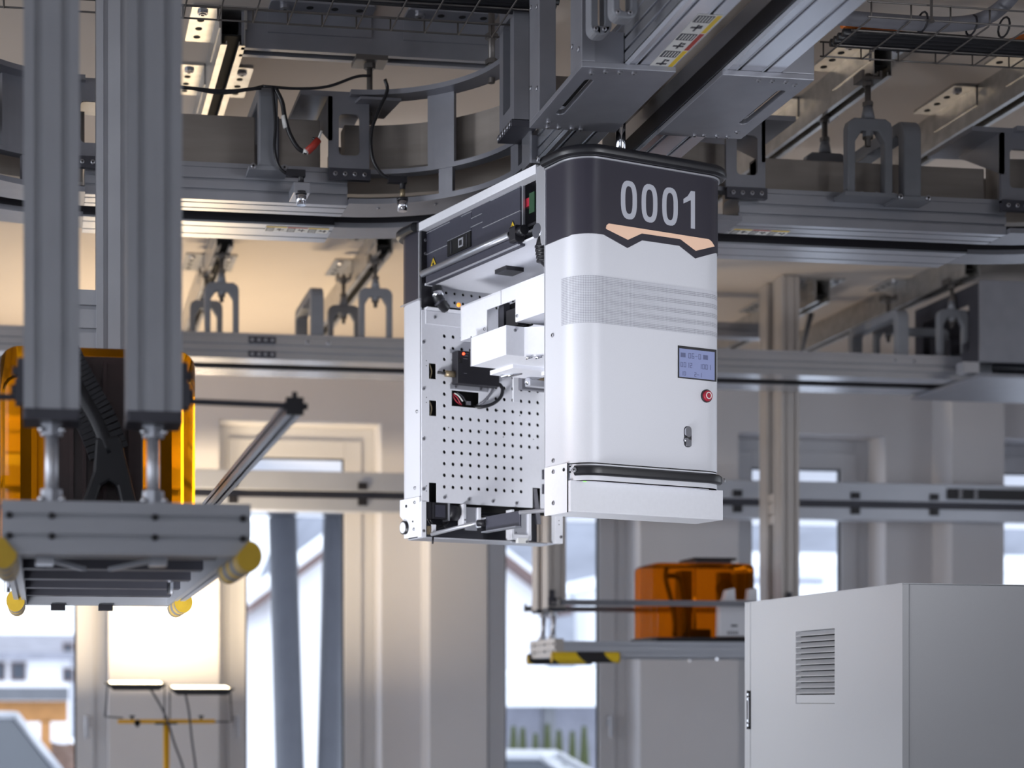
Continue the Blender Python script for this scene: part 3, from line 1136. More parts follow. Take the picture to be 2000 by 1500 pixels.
# ------------------------------------------------------------------ ceiling beams
def beam(label, ax, c, w, a0, a1, plates, mt=ZINC):
    """open channel under the ceiling; c: centre across, a0 is the near or left end"""
    z0, z1 = 3.53, ZC
    t = thing('ceiling_beam', label, 'beam', (c, a0, ZC) if ax == 'y' else (a0, c, ZC))
    c0, c1 = c - w / 2, c + w / 2
    g, lip = .003, w * .26
    P = [(c0, z1), (c0, z0), (c0 + lip, z0), (c0 + lip, z0 + .012), (c0 + lip - g, z0 + .012), (c0 + lip - g, z0 + g), (c0 + g, z0 + g), (c0 + g, z1 - .012),
         (c1 - g, z1 - .012), (c1 - g, z0 + g), (c1 - lip + g, z0 + g), (c1 - lip + g, z0 + .012), (c1 - lip, z0 + .012), (c1 - lip, z0), (c1, z0), (c1, z1)]
    obj('channel', MB().prism(P, ax, a0, a1), mt, t)
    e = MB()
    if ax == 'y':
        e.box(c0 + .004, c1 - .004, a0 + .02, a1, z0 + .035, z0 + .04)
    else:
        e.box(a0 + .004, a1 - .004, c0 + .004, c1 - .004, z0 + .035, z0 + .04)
    obj('channel_painted_shade', e, HOLE, t)  # added dark sheet stands in for the shade inside the channel
    for (p0, p1, side) in plates:
        for s in ((-1, 1) if side == 0 else (side,)):
            q0 = c0 - .085 if s < 0 else c1
            q1 = c0 if s < 0 else c1 + .085
            m = MB()
            f = c0 - .005 if s < 0 else c1
            if ax == 'y':
                m.prism(rr((q0 + q1) / 2, (p0 + p1) / 2, .085, p1 - p0, .008, 3), 'z', ZC - .008, ZC)
                m.box(f, f + .005, p0, p1, ZC - .07, ZC - .008)
            else:
                m.prism(rr((p0 + p1) / 2, (q0 + q1) / 2, p1 - p0, .085, .008, 3), 'z', ZC - .008, ZC)
                m.box(p0, p1, f, f + .005, ZC - .07, ZC - .008)
            pl = obj('mounting_plate', m, mt, t)
            qc = (q0 + q1) / 2 - .008 * s * -1
            n = 4
            for k in range(n):
                pp = p0 + (p1 - p0) * (k + .6) / (n + .2)
                P3 = (qc, pp, ZC - .008) if ax == 'y' else (pp, qc, ZC - .008)
                if k == 0:
                    bolt(pl, P3, (0, 0, -1), .016)
                else:
                    h = MB().cyl((P3[0], P3[1], ZC - .0095), (P3[0], P3[1], ZC - .007), .011, 12)
                    obj('hole', h, HOLE, pl)
    return t


beam('galvanised ceiling beam lit yellow from below, left of the crosswise beam', 'y', .573, .075, 5.14, 7.0, [(5.14, 5.42, 0), (5.62, 5.9, 0)])
beam('dark galvanised ceiling beam running crosswise behind the left wire tray', 'x', 5.19, .075, .60, 1.42, [(.68, 1.0, -1), (1.1, 1.38, -1), (.72, .95, 1)], STEEL)
beam('galvanised ceiling beam above the right near yoke hanger', 'y', 2.633, .062, 5.08, 7.0, [(5.10, 5.36, 0), (5.62, 5.9, 0)])
beam('galvanised ceiling beam at the upper right picture edge', 'y', 3.19, .075, 4.9, 6.9, [(4.95, 5.24, -1), (5.42, 5.7, -1)])
beam('ceiling beam over the leftmost far yoke hanger', 'y', .792, .075, 7.42, 9.3, [(7.42, 7.66, 0), (8.0, 8.3, 0)])
beam('ceiling beam over the far yoke hanger beside the robot', 'y', 1.50, .075, 7.42, 9.3, [(7.42, 7.66, 0), (8.0, 8.3, 0)])
beam('ceiling beam near the far lift right of the robot', 'y', 3.83, .075, 8.0, 9.4, [(8.0, 8.25, 0), (8.5, 8.75, 0)])
beam('ceiling beam over the far right yoke hanger', 'y', 4.29, .075, 7.42, 9.4, [(7.42, 7.66, -1), (7.95, 8.2, -1)])

# rod with a bracket plate under the crosswise beam, and the short rod near the tall post
t = thing('rod_hanger', 'dark rod hanger with a trapezoid plate holding the curved bend', 'hanger', (1.0, 5.19, 3.39))
x = XY(722, 5.19)
obj('rod', MB().cyl((x, 5.19, 3.33), (x, 5.19, 3.55), .0095, 10), ROD, t)
obj('plate', MB().prism([(x - .085, 5.24), (x + .055, 5.24), (x + .075, 5.075), (x - .05, 5.075)], 'z', 3.366, 3.374), STEEL, t)
for z in (3.335, 3.41, 3.50):
    obj('nut', MB().cyl((x, 5.19, z), (x, 5.19, z + .016), .018, 6), ROD, t)
obj('beam_clamp', MB().box(x - .05, x + .05, 5.15, 5.23, 3.515, 3.53), ROD, t)
p = onY(960, 70, 4.9)
t = thing('rod_hanger', 'dark threaded rod hanger beside the tall slotted post', 'hanger', (p[0], 4.9, 3.40))
obj('rod', MB().cyl((p[0], 4.9, 3.37), (p[0], 4.9, ZC), .010, 10), ROD, t)
for z in (3.405, 3.425, 3.50):
    obj('nut', MB().cyl((p[0], 4.9, z), (p[0], 4.9, z + .014), .019, 6), ROD, t)
obj('ceiling_plate', MB().box(p[0] - .05, p[0] + .05, 4.85, 4.95, ZC - .01, ZC), ROD, t)

# ------------------------------------------------------------------ dark junction housing, far right
t = thing('junction_housing', 'large dark grey track junction housing at the right picture edge', 'housing', (4.9, 7.3, 3.07))
x0, x1 = XY(1915, 7.35), 5.6
z0, z1 = 3.12, 3.50
obj('front_plate', MB().box(x0, x1, 7.35, 7.37, z0, z1), STEEL, t, .004)
inn = rr(7.66, 3.30, .42, .22, .02, 4)
out = rr(7.66, 3.30, .58, .38, .004, 4)
obj('side_plate', MB().ring(out, inn, 'x', x0, x0 + .012), DSTEEL, t)
obj('back_plate', MB().box(x0 + .02, x1, 7.95, 7.965, z0, z1), DSTEEL, t)
obj('bottom_plate', MB().box(x0 - .02, x1, 7.33, 7.95, ZT - .02, ZT - .004), STEEL, t)
for k in range(3):
    obj('inner_rail', MB().box(x0 + .02, x1, 7.50 + .15 * k, 7.54 + .15 * k, 3.16, 3.24 + .05 * k), DSTEEL, t)
obj('cast_loop', MB().ring(rr(x0 - .06, 3.26, .26, .2, .03), rr(x0 - .06, 3.26, .19, .13, .02), 'y', 7.75, 7.79), CAST, t)
obj('corner_block', MB().box(x0 - .08, x0, 7.36, 7.42, 3.07, 3.12), ALUB, t)

# ------------------------------------------------------------------ low framework rail along the windows
t = thing('window_side_rail', 'double-band metal rail running along the windows with black clips', 'rail', (2.5, 9.45, 2.6))
ZL0, ZL1 = 2.612, 2.833
XL0, XL1 = -2.0, 7.5
obj('upper_band', MB().box(XL0, XL1, 9.42, 9.52, 2.725, ZL1), BAL, t, .004)  # paler copy puts the bright highlight into the bands' colour
obj('lower_band', MB().box(XL0, XL1, 9.42, 9.52, ZL0, 2.685), BAL, t, .004)
obj('core', MB().box(XL0, XL1, 9.445, 9.515, 2.68, 2.73), DSTEEL, t)
for px in (455, 708, 1440, 1670, 1824):
    x = XY(px, 9.42)
    for zz0 in (2.655, 2.745):
        obj('clip', MB().box(x - .026, x + .026, 9.408, 9.43, zz0 - .01, zz0 + .028), BLACK, t)
m = MB().box(XY(1850, 9.42), XY(2030, 9.42), 9.405, 9.43, 2.742, 2.805)
obj('black_carriage', m, BLACK, t)
for px in (1875, 1905):
    for z in (2.76, 2.787):
        bolt(t, (XY(px, 9.405), 9.405, z), (0, -1, 0), .012)

# ================================================================== lifts
HAZ.node_tree.nodes['Wave Texture'].bands_direction = 'DIAGONAL'
HAZ.node_tree.nodes['Wave Texture'].inputs['Scale'].default_value = 2.3
HAZ.node_tree.nodes['Mapping'].inputs['Rotation'].default_value = (0, 0, 0)
HAZ2.node_tree.nodes['Wave Texture'].bands_direction = 'DIAGONAL'
HAZ2.node_tree.nodes['Wave Texture'].inputs['Scale'].default_value = 5.5
HAZ2.node_tree.nodes['Mapping'].inputs['Rotation'].default_value = (0, 0, 0)


def lift(label, loc, rz, L, ycol, cm, haz, blen, ztop=ZC - .006, dz=0.0):
    t = thing('lifting_platform', label, 'lift', (loc[0], loc[1], 1.80), rz)
    T = Matrix.Translation((loc[0], loc[1], dz)) @ Matrix.Rotation(rz, 4, 'Z')
    N = lambda: MB(T)
    V = lambda x, y, z: T @ Vector((x, y, z))
    R3 = T.to_3x3()
    for i, (y0, s) in enumerate(((0, -1), (0, 1), (ycol, -1), (ycol, 1))):
        xc = s * .0855
        p = slotted(xc - .046, xc + .046, y0, y0 + .092, {'b': [xc - .022, xc + .022], 't': [xc - .022, xc + .022], 'l': [y0 + .024, y0 + .068], 'r': [y0 + .024, y0 + .068]}, .012, .007, .004)
        obj('column', N().prism(p, 'z', 2.035, (ztop if y0 == 0 or rz else 3.43) - dz), cm, t)
        c = N().prism(rr(xc, y0 + .046, .094, .094, .004, 2), 'z', 2.018, 2.036)
        obj('column_cap', c, DSTEEL, t)
        yb = y0 + .04 if y0 == 0 else L - .04
        yb2 = y0 + .046
        m = N()
        m.cyl((xc, yb2, 2.018), (xc, yb, 1.882), .011, 12)
        obj('piston_rod', m, SILVER, t)
        m = N()
        m.cyl((xc, yb2, 1.997), (xc, yb2, 2.018), .018, 8)
        obj('rod_coupling', m, ALU, t)
        obj('rod_coupling', N().cyl((xc, yb, 1.882), (xc, yb, 1.906), .018, 8), ALU, t)
        for dx in (-.017, .017):
            for z in (1.889, 2.006):
                m = N().sphere((xc + dx, (yb2 if z > 2 else yb) - .016, z), .0055, 8)
                obj('coupling_screw', m, CHROME, t)
    # crossbars between the columns
    for (y0, z0, z1) in ((ycol, 2.47, 2.62), (0.02, 3.40, 3.49)):
        pz = slotted(y0 + .008, y0 + .084, z0, z1, {'l': [z0 + .045, z0 + .105] if z1 - z0 > .1 else [z0 + .045]}, .012, .010, .005)
        obj('crossbar', N().prism(pz, 'x', -.0395, .0395), cm, t)
    w, wl = .247, -.168
    z0, z1 = 1.796, 1.883
    for (ya, yb) in ((0, .045), (L - .045, L)):
        p = slotted(ya, yb, z0, z1, {'l' if ya == 0 else 'r': [z0 + .028, z0 + .062]}, .008, .008, .004)
        obj('end_beam', N().prism(p, 'x', wl, w), cm, t)
    for s in (-1, 1):
        xa, xb = (w - .03, w) if s > 0 else (wl, wl + .03)
        p = slotted(xa, xb, z0, z1 - .012, {'r' if s > 0 else 'l': [z0 + .022, z0 + .055], 'b': [(xa + xb) / 2]}, .007, .007, .003)
        obj('side_beam', N().prism(p, 'y', .045, L - .045), BAL if rz else cm, t)  # far lift gets the paler copy, front light put into the colour
    for k in range(5):
        y = .25 + (L - .42) * k / 4
        obj('cross_slat', N().box(wl + .03, w - .03, y, y + .055, z0 + .016, z0 + .05), DSTEEL, t)
    obj('deck_plate', N().box(wl + .03, w - .03, .045, L - .045, z0 + .052, z0 + .06), DSTEEL, t)
    for s in (-1, 1):
        # foam edge guards: half round, yellow ends
        for (ya, yb) in ((-.012, blen), (L - blen * .75, L + .012)):
            xc = w - .004 if s > 0 else wl + .004
            pr = [(xc + s * .022 * cos(radians(a)), z0 - .0 + .026 * sin(radians(a))) for a in range(-180, 91, 15)] + [(xc, z0 + .026)]
            g = N()
            g.prism([(q[0], q[1] - .002) for q in pr], 'y', ya, yb)
            b = obj('edge_guard', g, haz, t)
            for yy in (ya, yb):
                e = N().prism([(q[0], q[1] - .002) for q in pr], 'y', yy - .003, yy + .003)
                obj('guard_end', e, YEL2, b)
        # guard bar on thin arms
        xg = .322 if s > 0 else -.25
        p = slotted(xg - .013, xg + .013, 2.037, 2.063, {'b': [xg], 'l': [2.05], 'r': [2.05], 't': [xg]}, .006, .006, .003)
        gb = obj('guard_bar', N().prism(p, 'y', .0, L - .02), ALU if cm is ALUL else STEEL, t)
        e = N().box(xg - .015, xg + .015, -.004, 0, 2.035, 2.065)
        e.box(xg - .004, xg + .004, -.004, .004, 2.065, 2.074)
        e.box(xg + .013, xg + .022, -.004, .004, 2.045, 2.055)
        obj('bar_end_cap', e, BLACK, gb)
        for yy in (.012, ycol + .03):
            obj('guard_arm', N().cyl((s * .13, yy, 2.056), ((.312 if s > 0 else -.24), yy, 2.053), .0052, 8), DSTEEL, t)
            m = N()
            m.box(s * .1315, s * .145, yy - .01, yy + .03, 2.045, 2.085)
            m.box(s * .1315, s * .142, yy - .005, yy + .02, 2.085, 2.12)
            m.cyl((s * .145, yy + .01, 2.07), (s * .152, yy + .01, 2.07), .008, 6)
            m.cyl((s * .142, yy + .01, 2.10), (s * .150, yy + .01, 2.10), .008, 6)
            obj('arm_clamp', m, DSTEEL, t)
    for xb in (-.155, -.0855, .0855, .2335):
        for z in (z0 + .028, z0 + .062):
            bolt(t, V(xb, 0, z), R3 @ Vector((0, -1, 0)), .0058, 'bolt', BOLTD)
    # hinged struts and small feet underneath
    for s in (-1, 1):
        m = N()
        m.prism([(s * .10, .10), (s * .09, .112), (s * .02, .33), (s * .03, .33)], 'z', z0 - .004, z0 + .004)
        obj('strut', m, ALU, t)
        obj('hinge_block', N().box(s * .082, s * .112, .085, .125, z0 - .012, z0 + .012), ALUB, t)
        obj('foot', N().box(s * .06 - .018, s * .06 + .018, L - .05, L - .015, z0 - .014, z0), BLACK, t)
        obj('latch_eye', N().cyl((s * .175, L * .55, z0 - .012), (s * .175, L * .55, z0 + .02), .007, 8), CHROME, t)
    return t


lift('large lifting platform on twin aluminium columns in front of the left amber machine', (.103, 2.871), 0, 1.56, 1.605, ALUL, HAZ2, .30)
BEIGE = mat('far_lift_aluminium', (196, 190, 186), .35, .55, noise=.03, nscale=6)
lift('far lifting platform with yellow and black edge guards beyond the grey cabinet', (2.41, 8.1), -pi / 2, 1.52, 1.19, BEIGE, HAZ, .315, ZC - .006, -.034)


def rbox(m, x0, x1, y0, y1, z0, z1, r, rt, n=6):
    """rounded shell open below"""
    rings = [(0, z0), (0, z1 - rt)]
    for i in range(1, 5):
        a = radians(90 * i / 4)
        rings.append((rt * (1 - cos(a)), z1 - rt + rt * sin(a)))
    vs = []
    for ins, z in rings:
        vs += [(p[0], p[1], z) for p in rr((x0 + x1) / 2, (y0 + y1) / 2, x1 - x0 - 2 * ins, y1 - y0 - 2 * ins, max(.004, r - ins), n)]
    k = 4 * (n + 1)
    fs = []
    for j in range(len(rings) - 1):
        for i in range(k):
            fs.append((j * k + i, j * k + (i + 1) % k, (j + 1) * k + (i + 1) % k, (j + 1) * k + i))
    fs.append(tuple(range((len(rings) - 1) * k, len(rings) * k)))
    m.smooth = True
    m.add(vs, fs)
    m.sm[-1] = False
    return m


# left amber machine on the big platform
zb = 1.883
t = thing('amber_hooded_machine', 'large dark machine under a bright amber hood on the near platform', 'machine', (.09, 4.1, zb))
hx0, hx1, hy0, hy1, hz = -.092, .347, 3.84, 4.28, 2.345
obj('base', MB().prism(rr((hx0 + hx1) / 2, 4.06, hx1 - hx0 - .02, .42, .03), 'z', zb - .011, zb + .03), BLACK, t)
obj('amber_hood', rbox(MB(), hx0, hx1, hy0, hy1, zb + .004, hz, .05, .04), AMBER, t)
BROWN = mat('dark_brown_enclosure', (56, 40, 40), .35, 0, noise=.15, nscale=20)
tx0, tx1 = XY(92, 3.95), XY(277, 3.95)
tw = obj('tower', MB().box(tx0, tx1, 3.95, 4.15, zb + .02, 2.31), BROWN, t, .006)
for px in (104, 140, 165, 205, 255):
    x = XY(px, 3.815)
    obj('tower_rib', MB().box(x - .004, x + .004, 3.812, 3.824, zb + .03, 2.30), BROWN, tw)
obj('front_panel', MB().box(XY(98, 3.83), XY(279, 3.83), 3.822, 3.836, zb + .02, 2.315), BROWN, t, .004)
obj('side_column', MB().box(hx1 - .07, hx1 - .045, 4.0, 4.03, zb + .02, 2.27), DSTEEL, t)
obj('side_column', MB().box(hx0 + .045, hx0 + .07, 4.0, 4.03, zb + .02, 2.27), DSTEEL, t)
obj('inner_shelf', MB().box(tx1, hx1 - .02, 4.05, 4.2, zb + .02, zb + .10), BROWN, t)
obj('inner_shelf', MB().box(hx0 + .02, tx0, 4.05, 4.2, zb + .02, zb + .10), BROWN, t)
# black cable chain that splits into two feet
yh = 3.76
q = lambda px, py: onY(px, py, yh)
ch = MB()
pa = [q(x, y) for x, y in ((118, 690), (140, 735), (165, 780), (190, 825), (214, 885))]
L_ = smoothpath(pa, 5)
wch = .044
for i in range(len(L_) - 1):
    a, b = L_[i], L_[i + 1]
    mid = (a + b) / 2
    d = (b - a)
    nrm = Vector((d.z, 0, -d.x)).normalized() * wch
    f = .42
    ch.add([a - nrm + d * .08, a + nrm + d * .08, b + nrm - d * .08, b - nrm - d * .08] + [p + Vector((0, .03, 0)) for p in (a - nrm + d * .08, a + nrm + d * .08, b + nrm - d * .08, b - nrm - d * .08)],
           [(0, 1, 2, 3), (7, 6, 5, 4), (0, 4, 5, 1), (1, 5, 6, 2), (2, 6, 7, 3), (3, 7, 4, 0)])
ch.tube([p + Vector((0, .016, 0)) for p in L_], .022, 8)
fk = [q(*p) for p in ((186, 855), (235, 850), (248, 905), (268, 985), (236, 985), (228, 950), (214, 940), (198, 950), (186, 985), (158, 985), (182, 920))]
ch2 = MB().prism([(p[0], p[2]) for p in fk], 'y', yh - .004, yh + .036)
cc = thing('cable_chain', 'black segmented cable chain splitting into a fork before the left amber machine', 'cable chain', q(212, 985))
obj('chain_links', ch, RUBBER, cc)
obj('fork', ch2, RUBBER, cc, .006)

AMBER2 = glass('amber_acrylic_bright', (255, 186, 70), .12, .05, 1.0, .16)
# far amber machine
zb = 1.883 - .034
t = thing('amber_hooded_machine', 'small orange-hooded machine on the far platform, half behind the grey cabinet', 'machine', (3.2, 8.0, zb))
hx0, hx1 = XY(1277, 7.93), XY(1478, 7.93)
hy0, hy1 = 7.92, 8.25
hz = onY(1380, 1099, 7.93)[2]
obj('base', MB().prism(rr((hx0 + hx1) / 2, 8.085, hx1 - hx0 + .02, .34, .03), 'z', zb - .018, zb + .012), BLACK, t)
obj('amber_hood', rbox(MB(), hx0, hx1, hy0, hy1, zb + .012, hz, .05, .03), AMBER2, t)
hp = obj('hood_hatch', MB().box(XY(1352, 8.0), XY(1436, 8.0), 7.98, 8.18, hz + .018, hz + .03), BLACK, t, .003)
obj('hatch_neck', MB().box(XY(1360, 8.0), XY(1428, 8.0), 8.0, 8.16, hz, hz + .018), DSTEEL, hp)
obj('frame_post', MB().box(XY(1330, 8.05), XY(1352, 8.05), 8.05, 8.13, zb + .01, hz - .03), BROWN, t)
obj('frame_post', MB().box(XY(1406, 8.0), XY(1428, 8.0), 8.0, 8.05, zb + .01, hz - .04), BROWN, t)
obj('frame_post', MB().box(XY(1440, 8.05), XY(1456, 8.05), 8.05, 8.13, zb + .01, hz - .04), DSTEEL, t)
obj('hood_reflection', MB().cyl((XY(1357, 7.955), 7.955, zb + .04), (XY(1357, 7.955), 7.955, hz - .02), .006, 10), CHROME, t)  # chrome rod stands in for the bright vertical reflection on the hood
obj('motor_disc', MB().cyl((XY(1416, 7.98), 7.98, onY(0, 1135, 7.98)[2]), (XY(1416, 7.98), 7.99, onY(0, 1135, 7.98)[2]), .045, 18), BLACK, t)
for pts in (((1302, 1108), (1300, 1130), (1310, 1170), (1318, 1215), (1317, 1243)), ((1300, 1125), (1325, 1128), (1332, 1160), (1338, 1205), (1336, 1243))):
    obj('black_hose', MB().tube(smoothpath([onY(px, py, 7.97) for px, py in pts], 4), .013, 8), RUBBER, t)
obj('front_feet', MB().prism(rr(XY(1366, 7.94), zb + .03, .11, .045, .01), 'y', 7.93, 7.97), BLACK, t)
t = thing('white_control_box', 'white moulded box with faint grey lettering beside the far orange hood', 'box', (XY(1440, 7.86), 7.86, zb))
P = [onY(px, py, 7.86) for px, py in ((1405, 1243), (1406, 1175), (1416, 1170), (1420, 1152), (1436, 1148), (1437, 1172), (1462, 1172), (1464, 1150), (1480, 1148), (1484, 1243))]
obj('shell', MB().prism([(p[0], p[2]) for p in P], 'y', 7.86, 7.91), WHITE, t, .006)
obj('slot', MB().box(XY(1428, 7.86), XY(1440, 7.86), 7.858, 7.862, onY(0, 1214, 7.86)[2], onY(0, 1210, 7.86)[2]), DSTEEL, t)
lt = MB()
x = XY(1421, 7.858)
z = onY(0, 1230, 7.86)[2]
for i in range(5):
    lt.box(x + i * .012, x + i * .012 + .004, 7.8575, 7.861, z, z + .016)
    lt.box(x + i * .012 + .004, x + i * .012 + .008, 7.8575, 7.861, z + (.006 if i % 2 else 0), z + (.009 if i % 2 else .004))
obj('faint_lettering', lt, GREYC, t)
# lift head mechanism under the ceiling by the far lift
p0, p1 = onY(1421, 660, 8.45), onY(1548, 636, 8.45)
t = thing('lift_head', 'blurred horizontal silver lift head under the ceiling right of the robot', 'lift head', ((p0[0] + p1[0]) / 2, 8.45, p1[2]))
obj('beam', MB().prism(slotted(8.42, 8.50, p0[2], p1[2], {'l': [(p0[2] + p1[2]) / 2]}, .012, .01, .004), 'x', p0[0] - .5, p1[0]), ALU, t)
obj('bracket', MB().box(p1[0] - .12, p1[0], 8.40, 8.52, p1[2], ZC), DSTEEL, t)
obj('brace', MB().tube([onY(1585, 612, 8.4), onY(1563, 690, 8.4)], .014, 8), CAST, t)

# ================================================================== grey cabinet at the lower right
rzc = radians(2.9)
cx, cy = 2.314, 4.355
t = thing('switch_cabinet', 'light grey steel cabinet with a louvred vent, cut by the lower right corner', 'cabinet', (cx, cy, 0), rzc)
T = Matrix.Translation((cx, cy, 0)) @ Matrix.Rotation(rzc, 4, 'Z')
WCB, DCB, HCB = .9, .945, 1.87
vy0, vy1, vz0, vz1 = None, None, None, None
Ti = T.inverted()


def cab(px, py):
    """point of the cabinet's left face seen at a pixel, in its own (y, z)"""
    o = Ti @ CAM
    d = Ti.to_3x3() @ Vector(ray(px, py))
    s = -o.x / d.x
    q = o + d * s
    return q.y, q.z


va, vb = cab(1630, 1374), cab(1554, 1230)
vy0, vz0, vy1, vz1 = va[0], va[1], vb[0], cab(1630, 1227)[1]
seam = cab(1465.5, 1200)[0]
hb = cab(1464, 1424)
ht = cab(1464, 1349)
N = lambda: MB(T)
# body: box with the left door laid on
obj('body', N().box(.022, WCB, .004, DCB, 0, HCB - .0), CABW, t, .003)
dm = N()
out = [(0.0, .012), (seam - .003, .012), (seam - .003, HCB), (0.0, HCB)]
inn = [(vy0, vz0), (vy1, vz0), (vy1, vz1), (vy0, vz1)]
dm.ring(out, inn, 'x', 0, .020)
dr = obj('door', dm, CABW, t, .002)
obj('frame_edge', N().box(0, .024, seam + .003, DCB, 0, HCB), CABW, t, .002)
obj('vent_recess', N().box(.018, .0215, vy0, vy1, vz0, vz1), HOLE, dr)
nsl = 11
ph = (vz1 - vz0 - .028) / nsl
for k in range(nsl):
    z1 = vz1 - k * ph
    m = N()
    m.prism([(.0175, z1 - .001), (.0005, z1 - ph * .80), (.0005, z1 - ph * .90), (.003, z1 - ph * .90), (.0195, z1 - .004)], 'y', vy0 + .001, vy1 - .001)
    o = obj('vent_slat', m, CABW, dr)
obj('vent_sill', N().box(.002, .012, vy0 + .001, vy1 - .001, vz0 + .001, vz0 + .026), CABW, dr)
hg = obj('hinge', N().box(-.004, .010, seam - .004, seam + .018, hb[1], ht[1]), HOLE, t)
for k in range(4):
    z = hb[1] + (ht[1] - hb[1]) * (.1, .22, .78, .9)[k]
    obj('hinge_pin', N().cyl((-.005, seam + .004, z - .004), (-.005, seam + .004, z + .004), .0045, 8), CHROME, hg)
obj('hinge_leaf', N().box(-.0055, -.003, seam, seam + .008, hb[1] + .02, ht[1] - .02), SILVER, hg)
obj('top_edge', N().box(-.001, WCB, -.001, DCB, HCB, HCB + .002), CABW, t)

# ================================================================== work light stand
YL = 9.0
xp = XY(325, YL)
zl = lambda py: onY(325, py, YL)[2]
t = thing('work_light_stand', 'yellow tripod work light stand with twin flood lamps before the lit wall', 'work light', (xp, YL, 0))
obj('pole', MB().cyl((xp, YL, .25), (xp, YL, zl(1408)), .0165, 14), LAMPY, t)
for k in range(3):
    a = radians(90 + 120 * k)
    obj('leg', MB().tube([(xp, YL, .75), (xp + .5 * cos(a), YL + .5 * sin(a), .012)], .012, 8), LAMPY, t)
obj('leg_collar', MB().cyl((xp, YL, .70), (xp, YL, .80), .028, 12), BLACK, t)
x0, x1 = XY(230, YL), XY(420, YL)
obj('crossbar', MB().box(x0, x1, YL - .014, YL + .014, zl(1413), zl(1405)), LAMPY, t, .003)
obj('crossbar_joint', MB().box(xp - .06, xp + .055, YL - .02, YL + .02, zl(1415), zl(1411)), BLACK, t)
for px in (258, 393):
    m = MB()
    m.cyl((XY(px, YL), YL, zl(1405)), (XY(px, YL), YL, zl(1400)), .008, 8)
    m.cyl((XY(px, YL), YL, zl(1400)), (XY(px, YL), YL, zl(1397)), .016, 10)
    obj('thumb_screw', m, BLACK, t)
m = MB().cyl((XY(268, YL), YL - .02, zl(1412)), (XY(268, YL), YL + .02, zl(1412)), .016, 10)
m.box(XY(265, YL), XY(271, YL), YL - .02, YL, zl(1420), zl(1406))
obj('clamp', m, BLACK, t)
for lab, px0, px1, py in (('left', 203, 325, 1338), ('right', 326, 455, 1347)):
    a, b = XY(px0, YL), XY(px1, YL)
    zc = zl(py)
    # lamp tray tipped a little towards the room so its glass shows above the rim
    tl = radians(3.5)
    T2 = Matrix.Translation(((a + b) / 2, YL, zc)) @ Matrix.Rotation(tl, 4, 'X')
    h = (b - a) / 2
    hd = obj('flood_lamp', MB(T2).prism([(-h, .012), (h, .012), (h - .045, -.022), (-h + .045, -.022)], 'y', -.12, .12), BLACK, t, .004)
    obj('lamp_glass', MB(T2).box(-h + .03, h - .03, -.105, .105, .0125, .0155), LAMPF, hd)
    l = area('work_lamp_' + lab, T2 @ Vector((0, 0, .03)), T2 @ Vector((0, .35, 2)), h * 1.6, .18, 22, (1, .77, .48))
    obj('lamp_yoke', MB().tube([(a + .02, YL, zc), (a + .005, YL, zl(1400)), (a + .02, YL, zl(1400)), (a + .1, YL, zl(1402))] if lab == 'left' else
                               [(b - .015, YL, zc), (b - .005, YL, zl(1409)), (b - .03, YL, zl(1410)), (b - .12, YL, zl(1410))], .0045, 6), DSTEEL, hd)
    e = b - .01 if lab == 'left' else a + .015
    obj('lamp_bail', MB().tube([(e, YL, zc - .01), (e, YL, zl(1406))], .004, 6), DSTEEL, hd)
for lab, pts in (('left', ((294, 1346), (310, 1372), (326, 1405), (340, 1450), (362, 1520), (370, 1640))), ('right', ((361, 1350), (369, 1390), (374, 1440), (382, 1500), (392, 1600)))):
    obj('lamp_cable', MB().tube(smoothpath([onY(px, py, YL - .05) for px, py in pts], 4), .006, 6), DSTEEL, t)

# ================================================================== wire trays and cables under the ceiling
def tray(label, x0, x1, y0, y1, z, hgt, nx):
    t = thing('wire_cable_tray', label, 'cable tray', ((x0 + x1) / 2, (y0 + y1) / 2, z))
    r = .0026
    for (yy, zz_) in ((y0, z), (y0, z + hgt), (y1, z), (y1, z + hgt), ((y0 + y1) / 2 - .05, z), ((y0 + y1) / 2 + .06, z)):
        obj('long_wire', MB().cyl((x0, yy, zz_), (x1, yy, zz_), r, 6), ROD, t)
    n = int((x1 - x0) / nx)
    first = None
    for k in range(n + 1):
        x = x0 + .01 + k * nx
        if first is None:
            first = obj('cross_wire', MB().tube([(x, y0, z + hgt), (x, y0, z + .004), (x, y0 + .006, z - .004), (x, y1 - .006, z - .004), (x, y1, z + .004), (x, y1, z + hgt)], r, 6), ROD, t)
        else:
            c = first.copy()
            COL.objects.link(c)
            c.location = (k * nx, 0, 0)
    return t


tray('galvanised wire cable tray at the upper left, in front of the crosswise beam', -.6, 1.36, 4.46, 4.755, 3.45, .034, .098)
tray('galvanised wire cable tray at the upper right, carrying black and orange cables', 2.268, 3.75, 4.46, 4.755, 3.45, .042, .118)
for x in (.05, 1.25, 2.45, 3.6):
    t = thing('tray_drop_rod', {.05: 'thin rod holding the left wire tray at its hidden end', 1.25: 'thin rod holding the left wire tray near the tall slotted post',
                                2.45: 'thin rod holding the right wire tray near the overhead rail', 3.6: 'thin rod holding the right wire tray at its far end'}[x], 'rod', (x, 4.45, 3.45))
    obj('rod', MB().cyl((x, 4.448, 3.445), (x, 4.448, ZC), .004, 8), ROD, t)
    obj('nut', MB().cyl((x, 4.448, 3.44), (x, 4.448, 3.448), .008, 6), ROD, t)


def cable(label, pts, r, m, n=5, cat='cable', group=None):
    mb = MB().tube(smoothpath(pts, n), r, 8)
    o = obj('cable', mb, m)
    return tag(o, label, cat, group)


